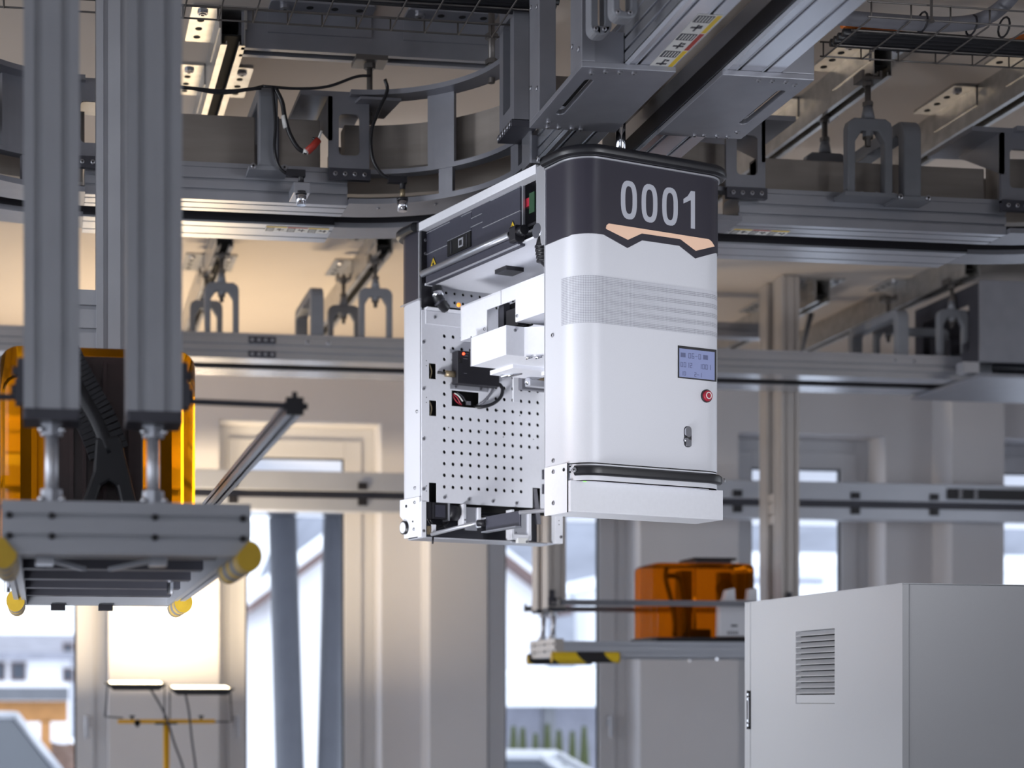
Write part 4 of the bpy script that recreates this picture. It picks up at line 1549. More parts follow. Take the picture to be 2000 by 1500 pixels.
zt_ = 3.456
for i in range(4):
    cable('black power cable lying in the left wire tray, ' + ('closest to the crosswise beam', 'second from the crosswise beam', 'third from the crosswise beam', 'farthest from the crosswise beam')[i],
          [(-.6 + .5 * k, 4.60 - .023 * i + .006 * sin(k * 2 + i), zt_ + .009) for k in range(5)], .0115, RUBBER)
for i in range(4):
    cable('black power cable lying in the right wire tray, ' + ('closest to the ceiling beam', 'second from the ceiling beam', 'third from the ceiling beam', 'farthest from the ceiling beam')[i],
          [(2.27 + .3 * k, 4.69 - .026 * i + .006 * sin(k * 2 + i), zt_ + .009) for k in range(6)], .012, RUBBER)
cable('orange power cable on the right wire tray, curling up at the picture edge', [(2.27, 4.62, zt_ + .033), (2.5, 4.66, zt_ + .032), (2.75, 4.68, zt_ + .031), (2.86, 4.67, zt_ + .05), (2.95, 4.60, zt_ + .10), (3.0, 4.5, zt_ + .17)], .010, ORNG)
cable('grey corrugated conduit on the right wire tray, bending up to the ceiling', [(2.2, 4.54, zt_ + .02), (2.45, 4.545, zt_ + .02), (2.58, 4.545, zt_ + .025), (2.66, 4.52, zt_ + .04), (2.70, 4.45, zt_ + .08), (2.72, 4.36, zt_ + .16)], .022, GREYC)
for i, x in enumerate((2.47, 2.62, 2.72)):
    tm = MB().tube([(x, 4.535 + .03 * cos(a), zt_ + .02 + .027 * sin(a)) for a in [k * pi / 6 for k in range(13)]], .003, 6)
    tag(obj('cable_tie', tm, BLACK), 'black cable tie round the grey conduit, ' + ('nearest the overhead rail', 'middle one of three', 'at the bend')[i], 'cable tie')

Yk = 5.06
K = lambda *p: [onY(px, py, Yk) for px, py in p]
cable('black sensor cable sagging from behind the left lift column to the bow top', K((300, 165), (370, 172), (440, 178), (510, 172)), .0055, RUBBER)
cable('second black cable looping lower between lift column and bow top', K((300, 160), (380, 174), (430, 182), (480, 176), (515, 168)), .0045, RUBBER)
cable('black cable running from the bow top to the trapezoid hanger plate', K((512, 168), (580, 173), (640, 169), (695, 150), (724, 148)), .0045, RUBBER)
c1 = K((532, 168), (538, 240), (536, 290), (545, 325), (562, 340), (580, 340))
cable('black cable going down the bow leg to the lower left sensor', c1, .005, RUBBER)
cable('black cable hanging from the hanger plate to the right sensor', K((752, 155), (756, 178), (738, 220), (725, 260), (728, 310), (748, 342), (775, 352)), .0055, RUBBER)
t = thing('tagged_cable', 'black cable with white sleeves and a red tag hanging beside the duct', 'cable', onY(600, 295, Yk))
pts = K((538, 172), (551, 200), (556, 228), (566, 262), (583, 290), (600, 298))
obj('sheath', MB().tube(smoothpath(pts, 5), .007, 8), RUBBER, t)
obj('white_sleeve', MB().tube(K((554, 226), (558, 250)), .0078, 8), LBLW, t)
obj('white_sleeve', MB().tube(K((592, 295), (602, 297)), .0078, 8), LBLW, t)
obj('red_tag', MB().tube(K((600, 296), (612, 285), (622, 273)), .011, 8), LBLR, t)
obj('tag_tie', MB().tube(K((610, 270), (625, 275)), .004, 6), BLACK, t)
obj('white_tail', MB().tube(K((622, 273), (628, 256)), .004, 6), LBLW, t)


def sensor(label, px, ybody):
    c = onY(px, ybody, 5.06)
    t = thing('track_sensor', label, 'sensor', c)
    x, y, z = c
    if px < 700:
        obj('mount_block', MB().box(x - .024, x + .026, y - .012, y + .09, z + .008, z + .040), ALU, t, .002)
    obj('lamp_body', MB().cyl((x, y, z - .026), (x, y, z + .010), .014, 14, .017), CHROME, t)
    obj('collar', MB().cyl((x, y, z + .006), (x, y, z + .014), .0175, 14), BLACK, t)
    m = MB().cyl((x, y, z + .04), (x, y, z + .075), .009, 10)
    m.box(x - .045, x + .012, y - .01, y + .01, z + .058, z + .078)
    obj('elbow_plug', m, BLACK, t)
    obj('thread', MB().cyl((x, y, z + .012), (x, y, z + .045), .008, 10), BRASS, t)
    return t


sensor('cylindrical track sensor on a block under the end of the left near rail', 588, 384)
sensor('cylindrical track sensor hanging under the curved bend left of the robot', 786, 396)

# ================================================================== the overhead transport robot
RO = (1.363, 4.243, 2.03)
RZ = radians(17.43)
rob = thing('transport_robot', 'white overhead transport robot with a black top numbered 0001', 'robot', RO, RZ)
T = Matrix.Translation(RO) @ Matrix.Rotation(RZ, 4, 'Z')
R3 = T.to_3x3()
N = lambda: MB(T)
V = lambda u, v, h: T @ Vector((u, v, h))
D = lambda u, v, h: R3 @ Vector((u, v, h))
WU = .49
RC_ = .07


def upath(v1, off=0.0, extra=(), rear=False, VT=.955):
    """plan path of a cover: left side from v1, round the front corners, right side to v1; returns (u, v, nu, nv, s)"""
    P = [(-off, v1, -1, 0)]
    n = 10
    for i in range(n + 1):
        a = radians(180 + 90 * i / n)
        P.append((RC_ + (RC_ + off) * cos(a), RC_ + (RC_ + off) * sin(a), cos(a), sin(a)))
    for e in extra:
        P.append((e, -off, 0, -1))
    for i in range(n + 1):
        a = radians(270 + 90 * i / n)
        P.append((WU - RC_ + (RC_ + off) * cos(a), RC_ + (RC_ + off) * sin(a), cos(a), sin(a)))
    P.append((WU + off, v1, 1, 0))
    if rear:
        P = [(u, VT - v, nu, -nv) for u, v, nu, nv in P]
    out = []
    s = 0
    for i, p in enumerate(P):
        if i:
            s += hypot(p[0] - P[i - 1][0], p[1] - P[i - 1][1])
        out.append((*p, s))
    return out


def wallstrip(path, lo, hi, o0, o1):
    """closed wall between offsets o0 (outer) and o1 (inner); lo/hi are functions of (u, v)"""
    m = N()
    vs, fs = [], []
    for (u, v, nu, nv, s) in path:
        a, b = lo(u, v), hi(u, v)
        vs += [(u + nu * o0, v + nv * o0, a), (u + nu * o0, v + nv * o0, b), (u + nu * o1, v + nv * o1, b), (u + nu * o1, v + nv * o1, a)]
    k = len(path)
    fs = [(0, 1, 2, 3), tuple(4 * (k - 1) + i for i in (3, 2, 1, 0))]
    for i in range(k - 1):
        for j in range(4):
            fs.append((4 * i + j, 4 * (i + 1) + j, 4 * (i + 1) + (j + 1) % 4, 4 * i + (j + 1) % 4))
    m.smooth = True
    m.add(vs, fs)
    return m


ZIG = [(.081, .729), (.157, .703), (.204, .7285), (.326, .7285), (.379, .701), (.46, .728)]


def zig(u, v):
    if v > RC_ * .6:
        return .726
    Z = [(0, .729)] + ZIG + [(WU, .726)]
    for (a, za), (b, zb_) in zip(Z, Z[1:]):
        if a <= u <= b:
            return za + (zb_ - za) * (u - a) / (b - a)
    return .728


EX = [u for u, z in ZIG if RC_ < u < WU - RC_]


def flatsh(o):
    me = o.data
    me.polygons.foreach_set('use_smooth', [True] * len(me.polygons))
    try:
        me.set_sharp_from_angle(angle=radians(35))
    except Exception:
        pass
    return o


const = lambda c: (lambda u, v: c)
# front cover, white with the zigzag upper edge
flatsh(obj('front_cover', wallstrip(upath(.146, 0, EX), const(.1375), zig, 0, -.006), WHITE, rob))
bandm = wallstrip(upath(.139, 0, EX), zig, const(.925), .0022, -.006)
band = flatsh(obj('front_top_band', bandm, BAND, rob))
# numerals
def zero(uc, hc, w, h, sw):
    n = 28
    def se(a, b):
        pts = []
        for i in range(n):
            t_ = 2 * pi * i / n
            c, s = cos(t_), sin(t_)
            k = 2 / 2.7
            pts.append((uc + a * math.copysign(abs(c) ** k, c), hc + b * math.copysign(abs(s) ** k, s)))
        return pts
    m = N()
    m.ring(se(w / 2, h / 2), se(w / 2 - sw, h / 2 - sw * 1.02), 'y', -.0030, -.0020)
    return m


for uc in (.160, .2265, .2935):
    obj('numeral', zero(uc, .828, .0515, .1005, .0138), NUM, band)
m = N().prism([(.376, .779), (.3625, .779), (.3625, .854), (.338, .842), (.338, .854), (.352, .8635), (.3625, .8785), (.376, .8785)], 'y', -.0030, -.0020)
obj('numeral', m, NUM, band)
# peach light strip
LS = [(.087, .7465), (.089, .754), (.096, .759), (.422, .757), (.432, .752), (.442, .740), (.379, .721), (.328, .746), (.202, .746), (.157, .724), (.088, .744)]
obj('light_strip', N().prism(LS, 'y', -.0032, -.0021), PEACH, band)
# printed mesh band
pm = upath(.146, 0.0, [])
pp = [p for p in pm if True]
m = N()
vs, fs, uvs = [], [], []
# start and end of the print on the side faces
P2 = [(-.0, .072, -1, 0, pm[1][4] - .002)] + [p for p in pm[1:-1]]
for (u, v, nu, nv, s) in P2:
    for hh in (.499, .622):
        vs.append((u + nu * .0006, v + nv * .0006, hh))
        uvs.append((s, hh))
k = len(P2)
for i in range(k - 1):
    fs.append((2 * i, 2 * i + 2, 2 * i + 3, 2 * i + 1))
m.smooth = True
m.add(vs, fs)
m.uv = uvs
o = obj('printed_mesh_band', m, PERF, rob, fixn=False)
# seam lines of the cover and its lower moulding
flatsh(obj('cover_gap', wallstrip(upath(.146, 0), const(.1335), const(.1385), -.0015, -.006), HOLE, rob))
low = flatsh(obj('bumper_carrier', wallstrip(upath(.146, 0), const(.092), const(.1345), 0, -.02), WHITE, rob))
cp_ = N()
cp_.prism([(0, .146)] + [(p[0], p[1]) for p in upath(.146, -.001)][1:-1] + [(WU, .146)], 'z', .092, .0945)
obj('carrier_underside', cp_, WHITE, low)
# skirt, a sharp-edged box set back from the carrier
sk = N()
sk.box(.0, WU + .01, .032, .146, .012, .093)
obj('skirt', sk, WHITE2, rob, .0015)
obj('side_plate', N().box(-.0025, .0, .042, .146, .010, .138), WHITE2, rob)
obj('seam_groove', N().box(-.003, -.0005, .041, .0425, .010, .138), HOLE, rob)
# lower bumper bar with its end screws
bp = [(p[0], p[1], .117) for p in upath(.05, .012) if -.012 < p[0]]
path = [q for q in upath(.06, .010)]
path = [q for q in path if q[1] < .030]
bm_ = N()
prof = [(.0, -.013), (.010, -.0125), (.0155, -.008), (.0165, 0), (.0155, .008), (.010, .0125), (.0, .013)]
vs, fs = [], []
for (u, v, nu, nv, s) in path:
    for (o_, h_) in prof:
        vs.append((u + nu * (o_ - .012), v + nv * (o_ - .012), .117 + h_))
kp = len(prof)
fs = [tuple(range(kp)), tuple(range((len(path) - 1) * kp, len(path) * kp))[::-1]]
for i in range(len(path) - 1):
    for j in range(kp):
        fs.append((i * kp + j, (i + 1) * kp + j, (i + 1) * kp + (j + 1) % kp, i * kp + (j + 1) % kp))
bm_.smooth = True
bm_.add(vs, fs)
lb = flatsh(obj('lower_bumper', bm_, RUBBER, rob))
a = path[0]
bolt(lb, V(a[0] + a[2] * .004, a[1] + a[3] * .004 - .004, .117), D(a[2], a[3], 0), .0065, 'screw')
a = path[-1]
bolt(lb, V(a[0] + a[2] * .004, a[1] + a[3] * .004 - .004, .117), D(a[2], a[3], 0), .0065, 'screw')
obj('green_light', N().cyl((.045, .045, .0905), (.045, .045, .0925), .014, 16), GREENL, rob)
obj('sensor_window', N().cyl((.43, .04, .0905), (.43, .04, .0925), .022, 16), SILVER, rob)
# side screws
for (v, h) in ((.111, .482), (.108, .152), (.104, .122), (.104, .040)):
    bolt(rob, V(-.0025 if h < .14 else 0, v, h), D(-1, 0, 0), .0055, 'screw')
obj('side_hole', N().cyl((-.004, .057, .122), (0, .057, .122), .0045, 12), HOLE, rob)
for h in (.128, .114):
    obj('side_hole', N().cyl((-.0005, .036, h), (.004, .036, h), .002, 8), HOLE, rob)
# display
sc = obj('display_bezel', N().ring([(.321, .378), (.450, .378), (.450, .464), (.321, .464)], [(.325, .3815), (.444, .3815), (.444, .457), (.325, .457)], 'y', -.0012, .0), BLACK, rob)
obj('display_glass', N().box(.324, .446, -.0008, -.0004, .381, .458), LCD, sc)
lt = N()
def glyph(u, h, s, segs):
    w_, t_ = .55 * s, .11 * s
    S = {'a': (0, w_, s - t_, s), 'g': (0, w_, s / 2 - t_ / 2, s / 2 + t_ / 2), 'd': (0, w_, 0, t_), 'f': (0, t_, s / 2, s), 'b': (w_ - t_, w_, s / 2, s), 'e': (0, t_, 0, s / 2), 'c': (w_ - t_, w_, 0, s / 2)}
    for g_ in segs:
        a_ = S[g_]
        lt.box(u + a_[0], u + a_[1], -.0012, -.0007, h + a_[2], h + a_[3])
DG = {'0': 'abcdef', '1': 'bc', '6': 'acdefg', '4': 'bcfg', '2': 'abdeg', '-': 'g', 'N': 'abcef', 'C': 'adef'}
def word(u, h, s, w_):
    for ch_ in w_:
        if ch_ != ' ':
            glyph(u, h, s, DG[ch_])
        u += .8 * s
lt.box(.330, .346, -.0012, -.0007, .434, .446)
word(.356, .433, .014, '06-0')
lt.box(.405, .421, -.0012, -.0007, .434, .446)
word(.330, .408, .013, '0012')
word(.392, .408, .013, '1001')
word(.332, .386, .011, '10')
word(.376, .386, .011, '2-1')
obj('display_text', lt, LCDD, sc)
# stop button
sb = obj('stop_button', N().cyl((.416, -.011, .337), (.416, -.004, .337), .0125, 24, .0155), RED, rob)
obj('button_collar', N().cyl((.416, -.004, .337), (.416, 0, .337), .0175, 24), BLACK, sb)
ar = N()
ar.ring([(.416 + .0095 * cos(2 * pi * i / 20), .337 + .0095 * sin(2 * pi * i / 20)) for i in range(20)], [(.416 + .0072 * cos(2 * pi * i / 20), .337 + .0072 * sin(2 * pi * i / 20)) for i in range(20)], 'y', -.0118, -.0105)
obj('button_mark', ar, LBLW, sb)
# latch
la = obj('latch', N().prism(rr(.354, .224, .024, .056, .010), 'y', -.0015, .0), BLACK, rob)
obj('latch_lever', N().prism(rr(.352, .236, .019, .028, .009), 'y', -.007, -.0015), CHROME, la)
obj('latch_keeper', N().prism(rr(.354, .207, .018, .018, .004), 'y', -.005, -.0015), CHROME, la)
obj('latch_pin', N().cyl((.346, -.008, .214), (.346, -.001, .214), .006, 12), CHROME, la)
# top cap and rounded upper bumper
cap = N()
cap.prism([(p[0], p[1]) for p in upath(.146, .004)], 'z', .925, .955)
obj('top_cap', cap, BAND, rob)
ub = N()
path = upath(.135, .012)
prof = [(-.016, -.015), (.004, -.015), (.011, -.010), (.0135, -.002), (.012, .006), (.006, .012), (-.006, .015), (-.016, .0155)]
vs, fs = [], []
for (u, v, nu, nv, s) in path:
    for (o_, h_) in prof:
        vs.append((u + nu * o_, v + nv * o_, .943 + h_))
kp = len(prof)
fs = [tuple(range(kp)), tuple(range((len(path) - 1) * kp, len(path) * kp))[::-1]]
for i in range(len(path) - 1):
    for j in range(kp):
        fs.append((i * kp + j, (i + 1) * kp + j, (i + 1) * kp + (j + 1) % kp, i * kp + (j + 1) % kp))
ub.smooth = True
ub.add(vs, fs)
ubo = flatsh(obj('upper_bumper', ub, RUBBER, rob))
flatsh(obj('bumper_seam', wallstrip(upath(.139, .0), const(.9225), const(.9265), .0075, .003), SILVER, ubo))
bolt(ubo, V(-.028, .135, .948), D(-1, .3, 0), .0085, 'screw')
obj('top_plate', N().box(.10, .34, .06, .30, .958, .964), SILVER, rob, .001)
obj('top_flap', N().prism([(.30, .957), (.42, .957), (.455, .945), (.457, .947), (.421, .966), (.30, .966)], 'y', .09, .2), BLACK, rob)
# hanging post into the track slot
sx, sy = XC0, 4.47
ps = T.inverted() @ Vector((sx, sy, 3.0))
obj('hanger_post', N().cyl((ps.x, ps.y, .96), (ps.x, ps.y, 1.16), .0135, 16), CHROME, rob)
obj('hanger_bogie', MB().box(sx - .025, sx + .025, sy - .10, sy + .10, 3.17, 3.25), BLACK, rob)

# inner faces of the front body
obj('inner_plate', N().box(.006, WU - .006, .140, .1455, .014, .925), WHITE2, rob)
obj('edge_post', N().box(-.001, .012, .146, .188, .73, .945), SILVER, rob, .001)
obj('edge_strip', N().box(-.001, .004, .146, .150, .012, .73), SILVER, rob)
# top beam over the bay
obj('top_rail', N().box(-.004, .030, .186, .872, .927, .952), WHITE2, rob, .001)
obj('top_deck', N().box(.02, WU - .01, .150, .86, .938, .950), DSTEEL, rob)
U0 = .02
# upper trim plate, stepped middle plate and lower plate: three interlocking panels
st = .004
mid_top = [(.806, .921), (.666, .921), (.666, .936), (.602, .936), (.602, .921), (.546, .921), (.546, .901), (.489, .901), (.489, .927), (.444, .927), (.444, .9245), (.296, .9245)]
mid_bot = [(.806, .857), (.679, .857), (.679, .868), (.549, .868), (.549, .8765), (.486, .8765), (.486, .859), (.296, .859)]
obj('upper_panel', N().prism([(v, h + .0014) for v, h in mid_top] + [(.296, .937), (.806, .937)], 'x', U0, U0 + st), PANELB, rob)
obj('middle_panel', N().prism([(v, h - .0014) for v, h in mid_top] + [(v, h + .0014) for v, h in mid_bot[::-1]], 'x', U0 - .001, U0 + st), PANELB, rob)
obj('lower_panel', N().prism([(v, h - .0014) for v, h in mid_bot] + [(.296, .776), (.806, .776)], 'x', U0, U0 + st), PANELB, rob)
for L_, dz in ((mid_top, .0), (mid_bot, .0)):
    for (va, ha), (vb, hb2) in zip(L_, L_[1:]):
        if abs(ha - hb2) < .004 and abs(va - vb) > .03:
            obj('seam_highlight', N().box(U0 - .0022, U0 + .001, min(va, vb), max(va, vb), min(ha, hb2) - .0007, min(ha, hb2) + .0010), SILVER, rob)  # silver strip paints the highlight along the panel seam
obj('panel_backing', N().box(U0 + .005, U0 + .012, .29, .81, .775, .937), SILVER, rob)
pc = obj('panel_connector', N().box(.0165, .0255, .548, .677, .822, .867), HOLE, rob)
obj('connector_frame', N().box(.0145, .0175, .586, .612, .832, .858), SILVER, pc)
obj('connector_core', N().box(.0135, .0155, .592, .606, .837, .852), BLACK, pc)
obj('connector_post', N().box(.0145, .017, .650, .656, .826, .862), DSTEEL, pc)
obj('connector_post', N().box(.0145, .017, .565, .569, .826, .862), DSTEEL, pc)
for vc in (.760, .332):
    w_ = obj('warning_triangle', N().prism([(vc, .8425), (vc - .0225, .8085), (vc + .0225, .8085)], 'x', U0 - .0012, U0), HOLE, rob)
    obj('triangle_face', N().prism([(vc, .8385), (vc - .0195, .8105), (vc + .0195, .8105)], 'x', U0 - .0018, U0 - .001), YEL, w_)
    if vc < .5:
        g_ = N().prism([(vc + .002, .831), (vc + .005, .822), (vc + .001, .822), (vc - .002, .814), (vc - .004, .824), (vc - .0005, .824)], 'x', U0 - .0023, U0 - .0015)
    else:
        g_ = N().cyl((U0 - .0023, vc, .820), (U0 - .0015, vc, .820), .005, 8)
        g_.box(U0 - .0023, U0 - .0015, vc - .001, vc + .001, .824, .830)
    obj('triangle_symbol', g_, HOLE, w_)
# bar tube with end bracket and the strip under it
obj('bar_tube', N().cyl((-.010, .300, .791), (-.010, .776, .791), .0100, 16), ALU, rob)
obj('bar_tube_sleeve', N().cyl((-.010, .296, .791), (-.010, .335, .791), .0095, 16), BLACK, rob)
obj('bar_clamp', N().prism(rr(-.004, .787, .030, .044, .006), 'y', .262, .292), BLACK, rob)
obj('bar_knob', N().cyl((-.006, .236, .790), (-.006, .262, .790), .0135, 18), RUBBER, rob)
obj('lower_strip', N().prism([(-.004, .782), (.02, .782), (.02, .757), (-.002, .757), (-.004, .760)], 'y', .272, .765), PANELB, rob)
obj('strip_edge', N().box(-.0055, .001, .268, .764, .7565, .7595), SILVER, rob)
# underside of the beam and the shadowed niche near the front body
obj('beam_underside', N().box(.012, WU - .02, .17, .80, .764, .770), GREYC if False else WHITE2, rob)
obj('underside_sensor', N().box(.10, .16, .49, .55, .752, .764), BLACK, rob)
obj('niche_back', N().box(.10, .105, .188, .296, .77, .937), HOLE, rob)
obj('circuit_board', N().box(.030, .033, .243, .268, .845, .90), PCBG, rob)
obj('red_connector', N().box(.036, .05, .272, .302, .87, .893), RED, rob)
obj('niche_tray', N().box(.04, .10, .19, .29, .815, .822), BLACK, rob)
obj('niche_tray', N().box(.05, .10, .19, .26, .848, .853), DSTEEL, rob)
obj('niche_screw_block', N().box(.02, .05, .19, .22, .915, .925), SILVER, rob)
obj('niche_floor', N().box(.03, .10, .19, .296, .795, .800), SILVER, rob)
# corrugated hose and elbow at the front body
for (cv, ch_, n_) in ((.165, .735, 7),):
    hs = obj('hose_elbow', N().tube([(.02, .170, .775), (.012, .178, .735), (.014, .176, .705), (.03, .165, .685)], .018, 12), RUBBER, rob)
    for k in range(5):
        obj('hose_ring', N().tube([(.012 + .0, .178 - .002 * k, .735 - .010 * k), (.012, .178 - .002 * k, .730 - .010 * k)], .0205, 12), BLACK, hs)
obj('elbow_flange', N().cyl((-.002, .185, .775), (.03, .185, .775), .020, 14), CHROME, rob)
obj('pipe_stub', N().cyl((.05, .19, .70), (.05, .19, .77), .018, 14), CHROME, rob)

# rear body: perforated inner wall
PV = .80
U1 = WU - .005


def perfplate(name, u0, u1, h0, h1, us, hs, r, openings, v, th, m, skip=None):
    """sheet with real round holes and rectangular openings, as one mesh"""
    def ok(u, h, e):
        return all(not (a - e < u < b + e and c - e < h < d + e) for a, b, c, d in openings)
    pu, phh = us[1] - us[0], hs[1] - hs[0]
    cells = {}
    xs_ = {u0, u1}
    zs_ = {h0, h1}
    a = .011
    for u in us:
        xs_ |= {u - a, u + a}
    for h in hs:
        zs_ |= {h - a, h + a}
    for (p, q_, c, d) in openings:
        xs_ |= {p, q_}
        zs_ |= {c, d}
    xs_ = sorted(x for x in xs_ if u0 <= x <= u1)
    zs_ = sorted(z for z in zs_ if h0 <= z <= h1)
    holes = [(u, h) for u in us for h in hs if ok(u, h, .013) and not (skip and skip(u, h)) and u + a < u1 and h + a < h1]
    bm = bmesh.new()
    cache = {}

    def vert(u, h):
        k_ = (round(u, 5), round(h, 5))
        if k_ not in cache:
            cache[k_] = bm.verts.new(V(u, v, h))
        return cache[k_]
    done = set()
    cov = [(u - a, u + a, h - a, h + a) for u, h in holes]
    for i in range(len(xs_) - 1):
        for j in range(len(zs_) - 1):
            uc, hc = (xs_[i] + xs_[i + 1]) / 2, (zs_[j] + zs_[j + 1]) / 2
            if any(p < uc < q_ and c < hc < d for p, q_, c, d in openings):
                continue
            if any(p < uc < q_ and c < hc < d for p, q_, c, d in cov):
                continue
            bm.faces.new([vert(xs_[i], zs_[j]), vert(xs_[i + 1], zs_[j]), vert(xs_[i + 1], zs_[j + 1]), vert(xs_[i], zs_[j + 1])])
    for (u, h) in holes:
        c4 = [(u + a, h + a), (u - a, h + a), (u - a, h - a), (u + a, h - a)]
        n_ = 3
        for q_ in range(4):
            rv_ = [(u + r * cos(radians(45 + 90 * q_ + 90 * k / n_)), h + r * sin(radians(45 + 90 * q_ + 90 * k / n_))) for k in range(n_ + 1)]
            bm.faces.new([vert(*c4[q_]), vert(*c4[(q_ + 1) % 4])] + [vert(*p) for p in rv_[::-1]])
    bmesh.ops.recalc_face_normals(bm, faces=bm.faces)
    bm.faces.ensure_lookup_table()
    nf = D(0, -1, 0)
    if sum((f.normal.dot(nf) for f in bm.faces)) < 0:
        bmesh.ops.reverse_faces(bm, faces=bm.faces)
    bm.transform(wmat(rob).inverted())
    me = bpy.data.meshes.new(name)
    bm.to_mesh(me)
    bm.free()
    me.materials.append(m)
    o = bpy.data.objects.new(name, me)
    COL.objects.link(o)
    o.parent = rob
    md = o.modifiers.new('thickness', 'SOLIDIFY')
    md.thickness = th
    md.offset = -1
    return o


us = [.081 + .0305 * k for k in range(13)]
hs = [.166 + .0349 * k for k in range(14)]
OPN = [(.106, .203, .411, .459), (.027, .052, .487, .534), (.028, .054, .376, .423), (.027, .054, .118, .176), (.397, .427, .118, .181)]
lp = perfplate('perforated_wall', .002, U1, .118, .690, us, hs, .0057, OPN, PV, .003, WHITE2, lambda u, h: (h < .30 and u > .37) or (h < .27 and u > .36))
obj('wall_painted_shade', N().box(.004, U1, PV + .03, PV + .034, .10, .70), HOLE, rob)  # black sheet paints the shade behind the holes
# folded ledge on top and the upper perforated guard
obj('ledge', N().prism([(PV - .0, .690), (PV - .014, .697), (PV - .014, .699), (PV + .05, .699), (PV + .05, .690)], 'x', .014, U1), WHITE2, rob)
perfplate('upper_perforated_guard', .092, U1, .716, .776, [.105 + .030 * k for k in range(12)], [.731, .7585], .0046, [], PV + .03, .003, WHITE2)
obj('ledge_plate', N().box(.014, .34, PV - .004, PV, .650, .690), WHITE2, rob, .001)
bolt(rob, V(.045, PV - .004, .672), D(0, -1, 0), .005, 'screw')
# screws of the wall
for (px_u, h) in ((.008, .595), (.008, .455), (.008, .305), (.008, .155), (.008, .03)):
    bolt(rob, V(px_u, PV, h), D(0, -1, 0), .005, 'screw')
for k in range(4):
    bolt(rob, V(.081 + .0855 * k, PV, .134 - .0015 * k), D(0, -1, 0), .005, 'screw')
for (u, h) in ((.018, .54), (.018, .525), (.018, .43), (.018, .415), (.018, .165), (.018, .15), (.095, .345), (.21, .345), (.27, .41), (.29, .33), (.40, .33), (.35, .40)):
    obj('pin_hole', N().cyl((u, PV - .0006, h), (u, PV + .001, h), .0016, 6), HOLE, lp)
# controller with leds, bracket, braided cable and loop
cx0, cx1, ch0, ch1 = .104, .252, .474, .572
cb = obj('controller', N().box(cx0, cx1, PV - .038, PV - .004, ch0, ch1), BLACK, rob, .002)
obj('controller_bracket', N().box(.098, .232, PV - .004, PV - .001, .462, .476), SILVER, rob)
obj('controller_bracket', N().box(.098, .252, PV - .004, PV - .001, .570, .580), SILVER, rob)
obj('status_led', N().sphere((.124, PV - .039, .563), .0042, 8), REDL, cb)
obj('network_port', N().box(.108, .119, PV - .0395, PV - .037, .535, .549), HOLE, cb)
for (u, h, w_) in ((.128, .564, .014), (.124, .548, .014), (.126, .504, .010), (.128, .557, .012)):
    obj('controller_print', N().box(u, u + w_, PV - .0386, PV - .0375, h, h + .0018), GREYC, cb)
for u in (.117, .205):
    bolt(cb, V(u, PV - .004, .468), D(0, -1, 0), .0045, 'screw')
obj('braided_plug', N().tube([(.053, PV - .006, .507), (.072, PV - .012, .505), (.085, PV - .016, .503), (.103, PV - .02, .503)], .0045, 8), BLACK, rob)
obj('braided_sleeve', N().cyl((.075, PV - .014, .504), (.105, PV - .02, .503), .0095, 12), BRASS, rob)
cl = N().tube(smoothpath([(.262, PV - .02, .487), (.268, PV - .03, .47), (.262, PV - .028, .445), (.24, PV - .02, .425), (.21, PV - .008, .415), (.19, PV + .01, .415)], 5), .0055, 8)
obj('cable_loop', cl, RUBBER, rob)
cl = N().tube(smoothpath([(.245, PV - .012, .475), (.235, PV - .012, .455), (.215, PV - .008, .432), (.20, PV + .008, .42)], 5), .004, 8)
obj('cable_loop', cl, GREYC, rob)
for (pts, m_) in ((((.115, .450), (.13, .44), (.14, .425), (.146, .418)), RED), (((.12, .452), (.135, .446), (.15, .43)), LBLW), (((.115, .445), (.125, .43), (.14, .42)), RED), (((.13, .455), (.15, .444), (.16, .432), (.175, .425)), DSTEEL)):
    obj('wire', N().tube(smoothpath([(u, PV + .008, h) for u, h in pts], 4), .0022, 6), m_, rob)
obj('wire_plug', N().box(.163, .176, PV + .004, PV + .012, .42, .431), GREYC, rob)
for (a_, b_) in ((.487, .534), (.376, .423)):
    obj('slot_cable', N().tube(smoothpath([(.034, PV + .008, b_ - .002), (.040, PV + .006, (a_ + b_) / 2), (.036, PV + .009, a_ + .002)], 4), .002, 6), BRASS, rob)

# arm boxes reaching into the bay
ba = N()
ba.prism([(.150, .663), (.624, .668), (.624, .567), (.482, .566), (.482, .628), (.336, .627), (.336, .564), (.150, .562)], 'x', .030, .034)
ab = obj('arm_cover', ba, WHITE2, rob, .001)
obj('arm_cover_hood', N().prism([(.030, .6635), (.16, .72), (.16, .724), (.030, .6675)], 'y', .150, .624), WHITE2, ab)
obj('arm_cover_end', N().box(.030, .16, .620, .624, .567, .668), WHITE2, ab)
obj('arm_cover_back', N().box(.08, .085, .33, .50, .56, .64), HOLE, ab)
obj('arm_cover_under', N().box(.034, .20, .150, .336, .564, .568), SILVER, ab)
obj('arm_seam', N().box(.0294, .0300, .407, .4085, .628, .6665), GREYC, ab)
obj('arm_inner_post', N().box(.05, .07, .425, .45, .555, .64), DSTEEL, ab)
obj('arm_inner_motor', N().box(.045, .075, .345, .405, .56, .61), BLACK, ab)
for (v, h) in ((.326, .579), (.493, .5755)):
    bolt(ab, V(.030, v, h), D(-1, 0, 0), .0045, 'screw')
al = obj('amber_led', N().sphere((.026, .628, .672), .0065, 10), AMBL, ab)
bb = N()
bb.prism([(0, .337), (.060, .337), (.21, .20), (.21, .518), (0, .518)], 'z', .472, .554)
fb = obj('fork_housing', bb, WHITE2, rob, .0015)
bolt(fb, V(.030, .337, .542), D(0, -1, 0), .0045, 'screw')
obj('housing_lip', N().box(.0, .003, .5185, .5215, .472, .558), SILVER, fb)
obj('housing_step', N().box(.09, .25, .44, .56, .462, .474), WHITE2, fb)
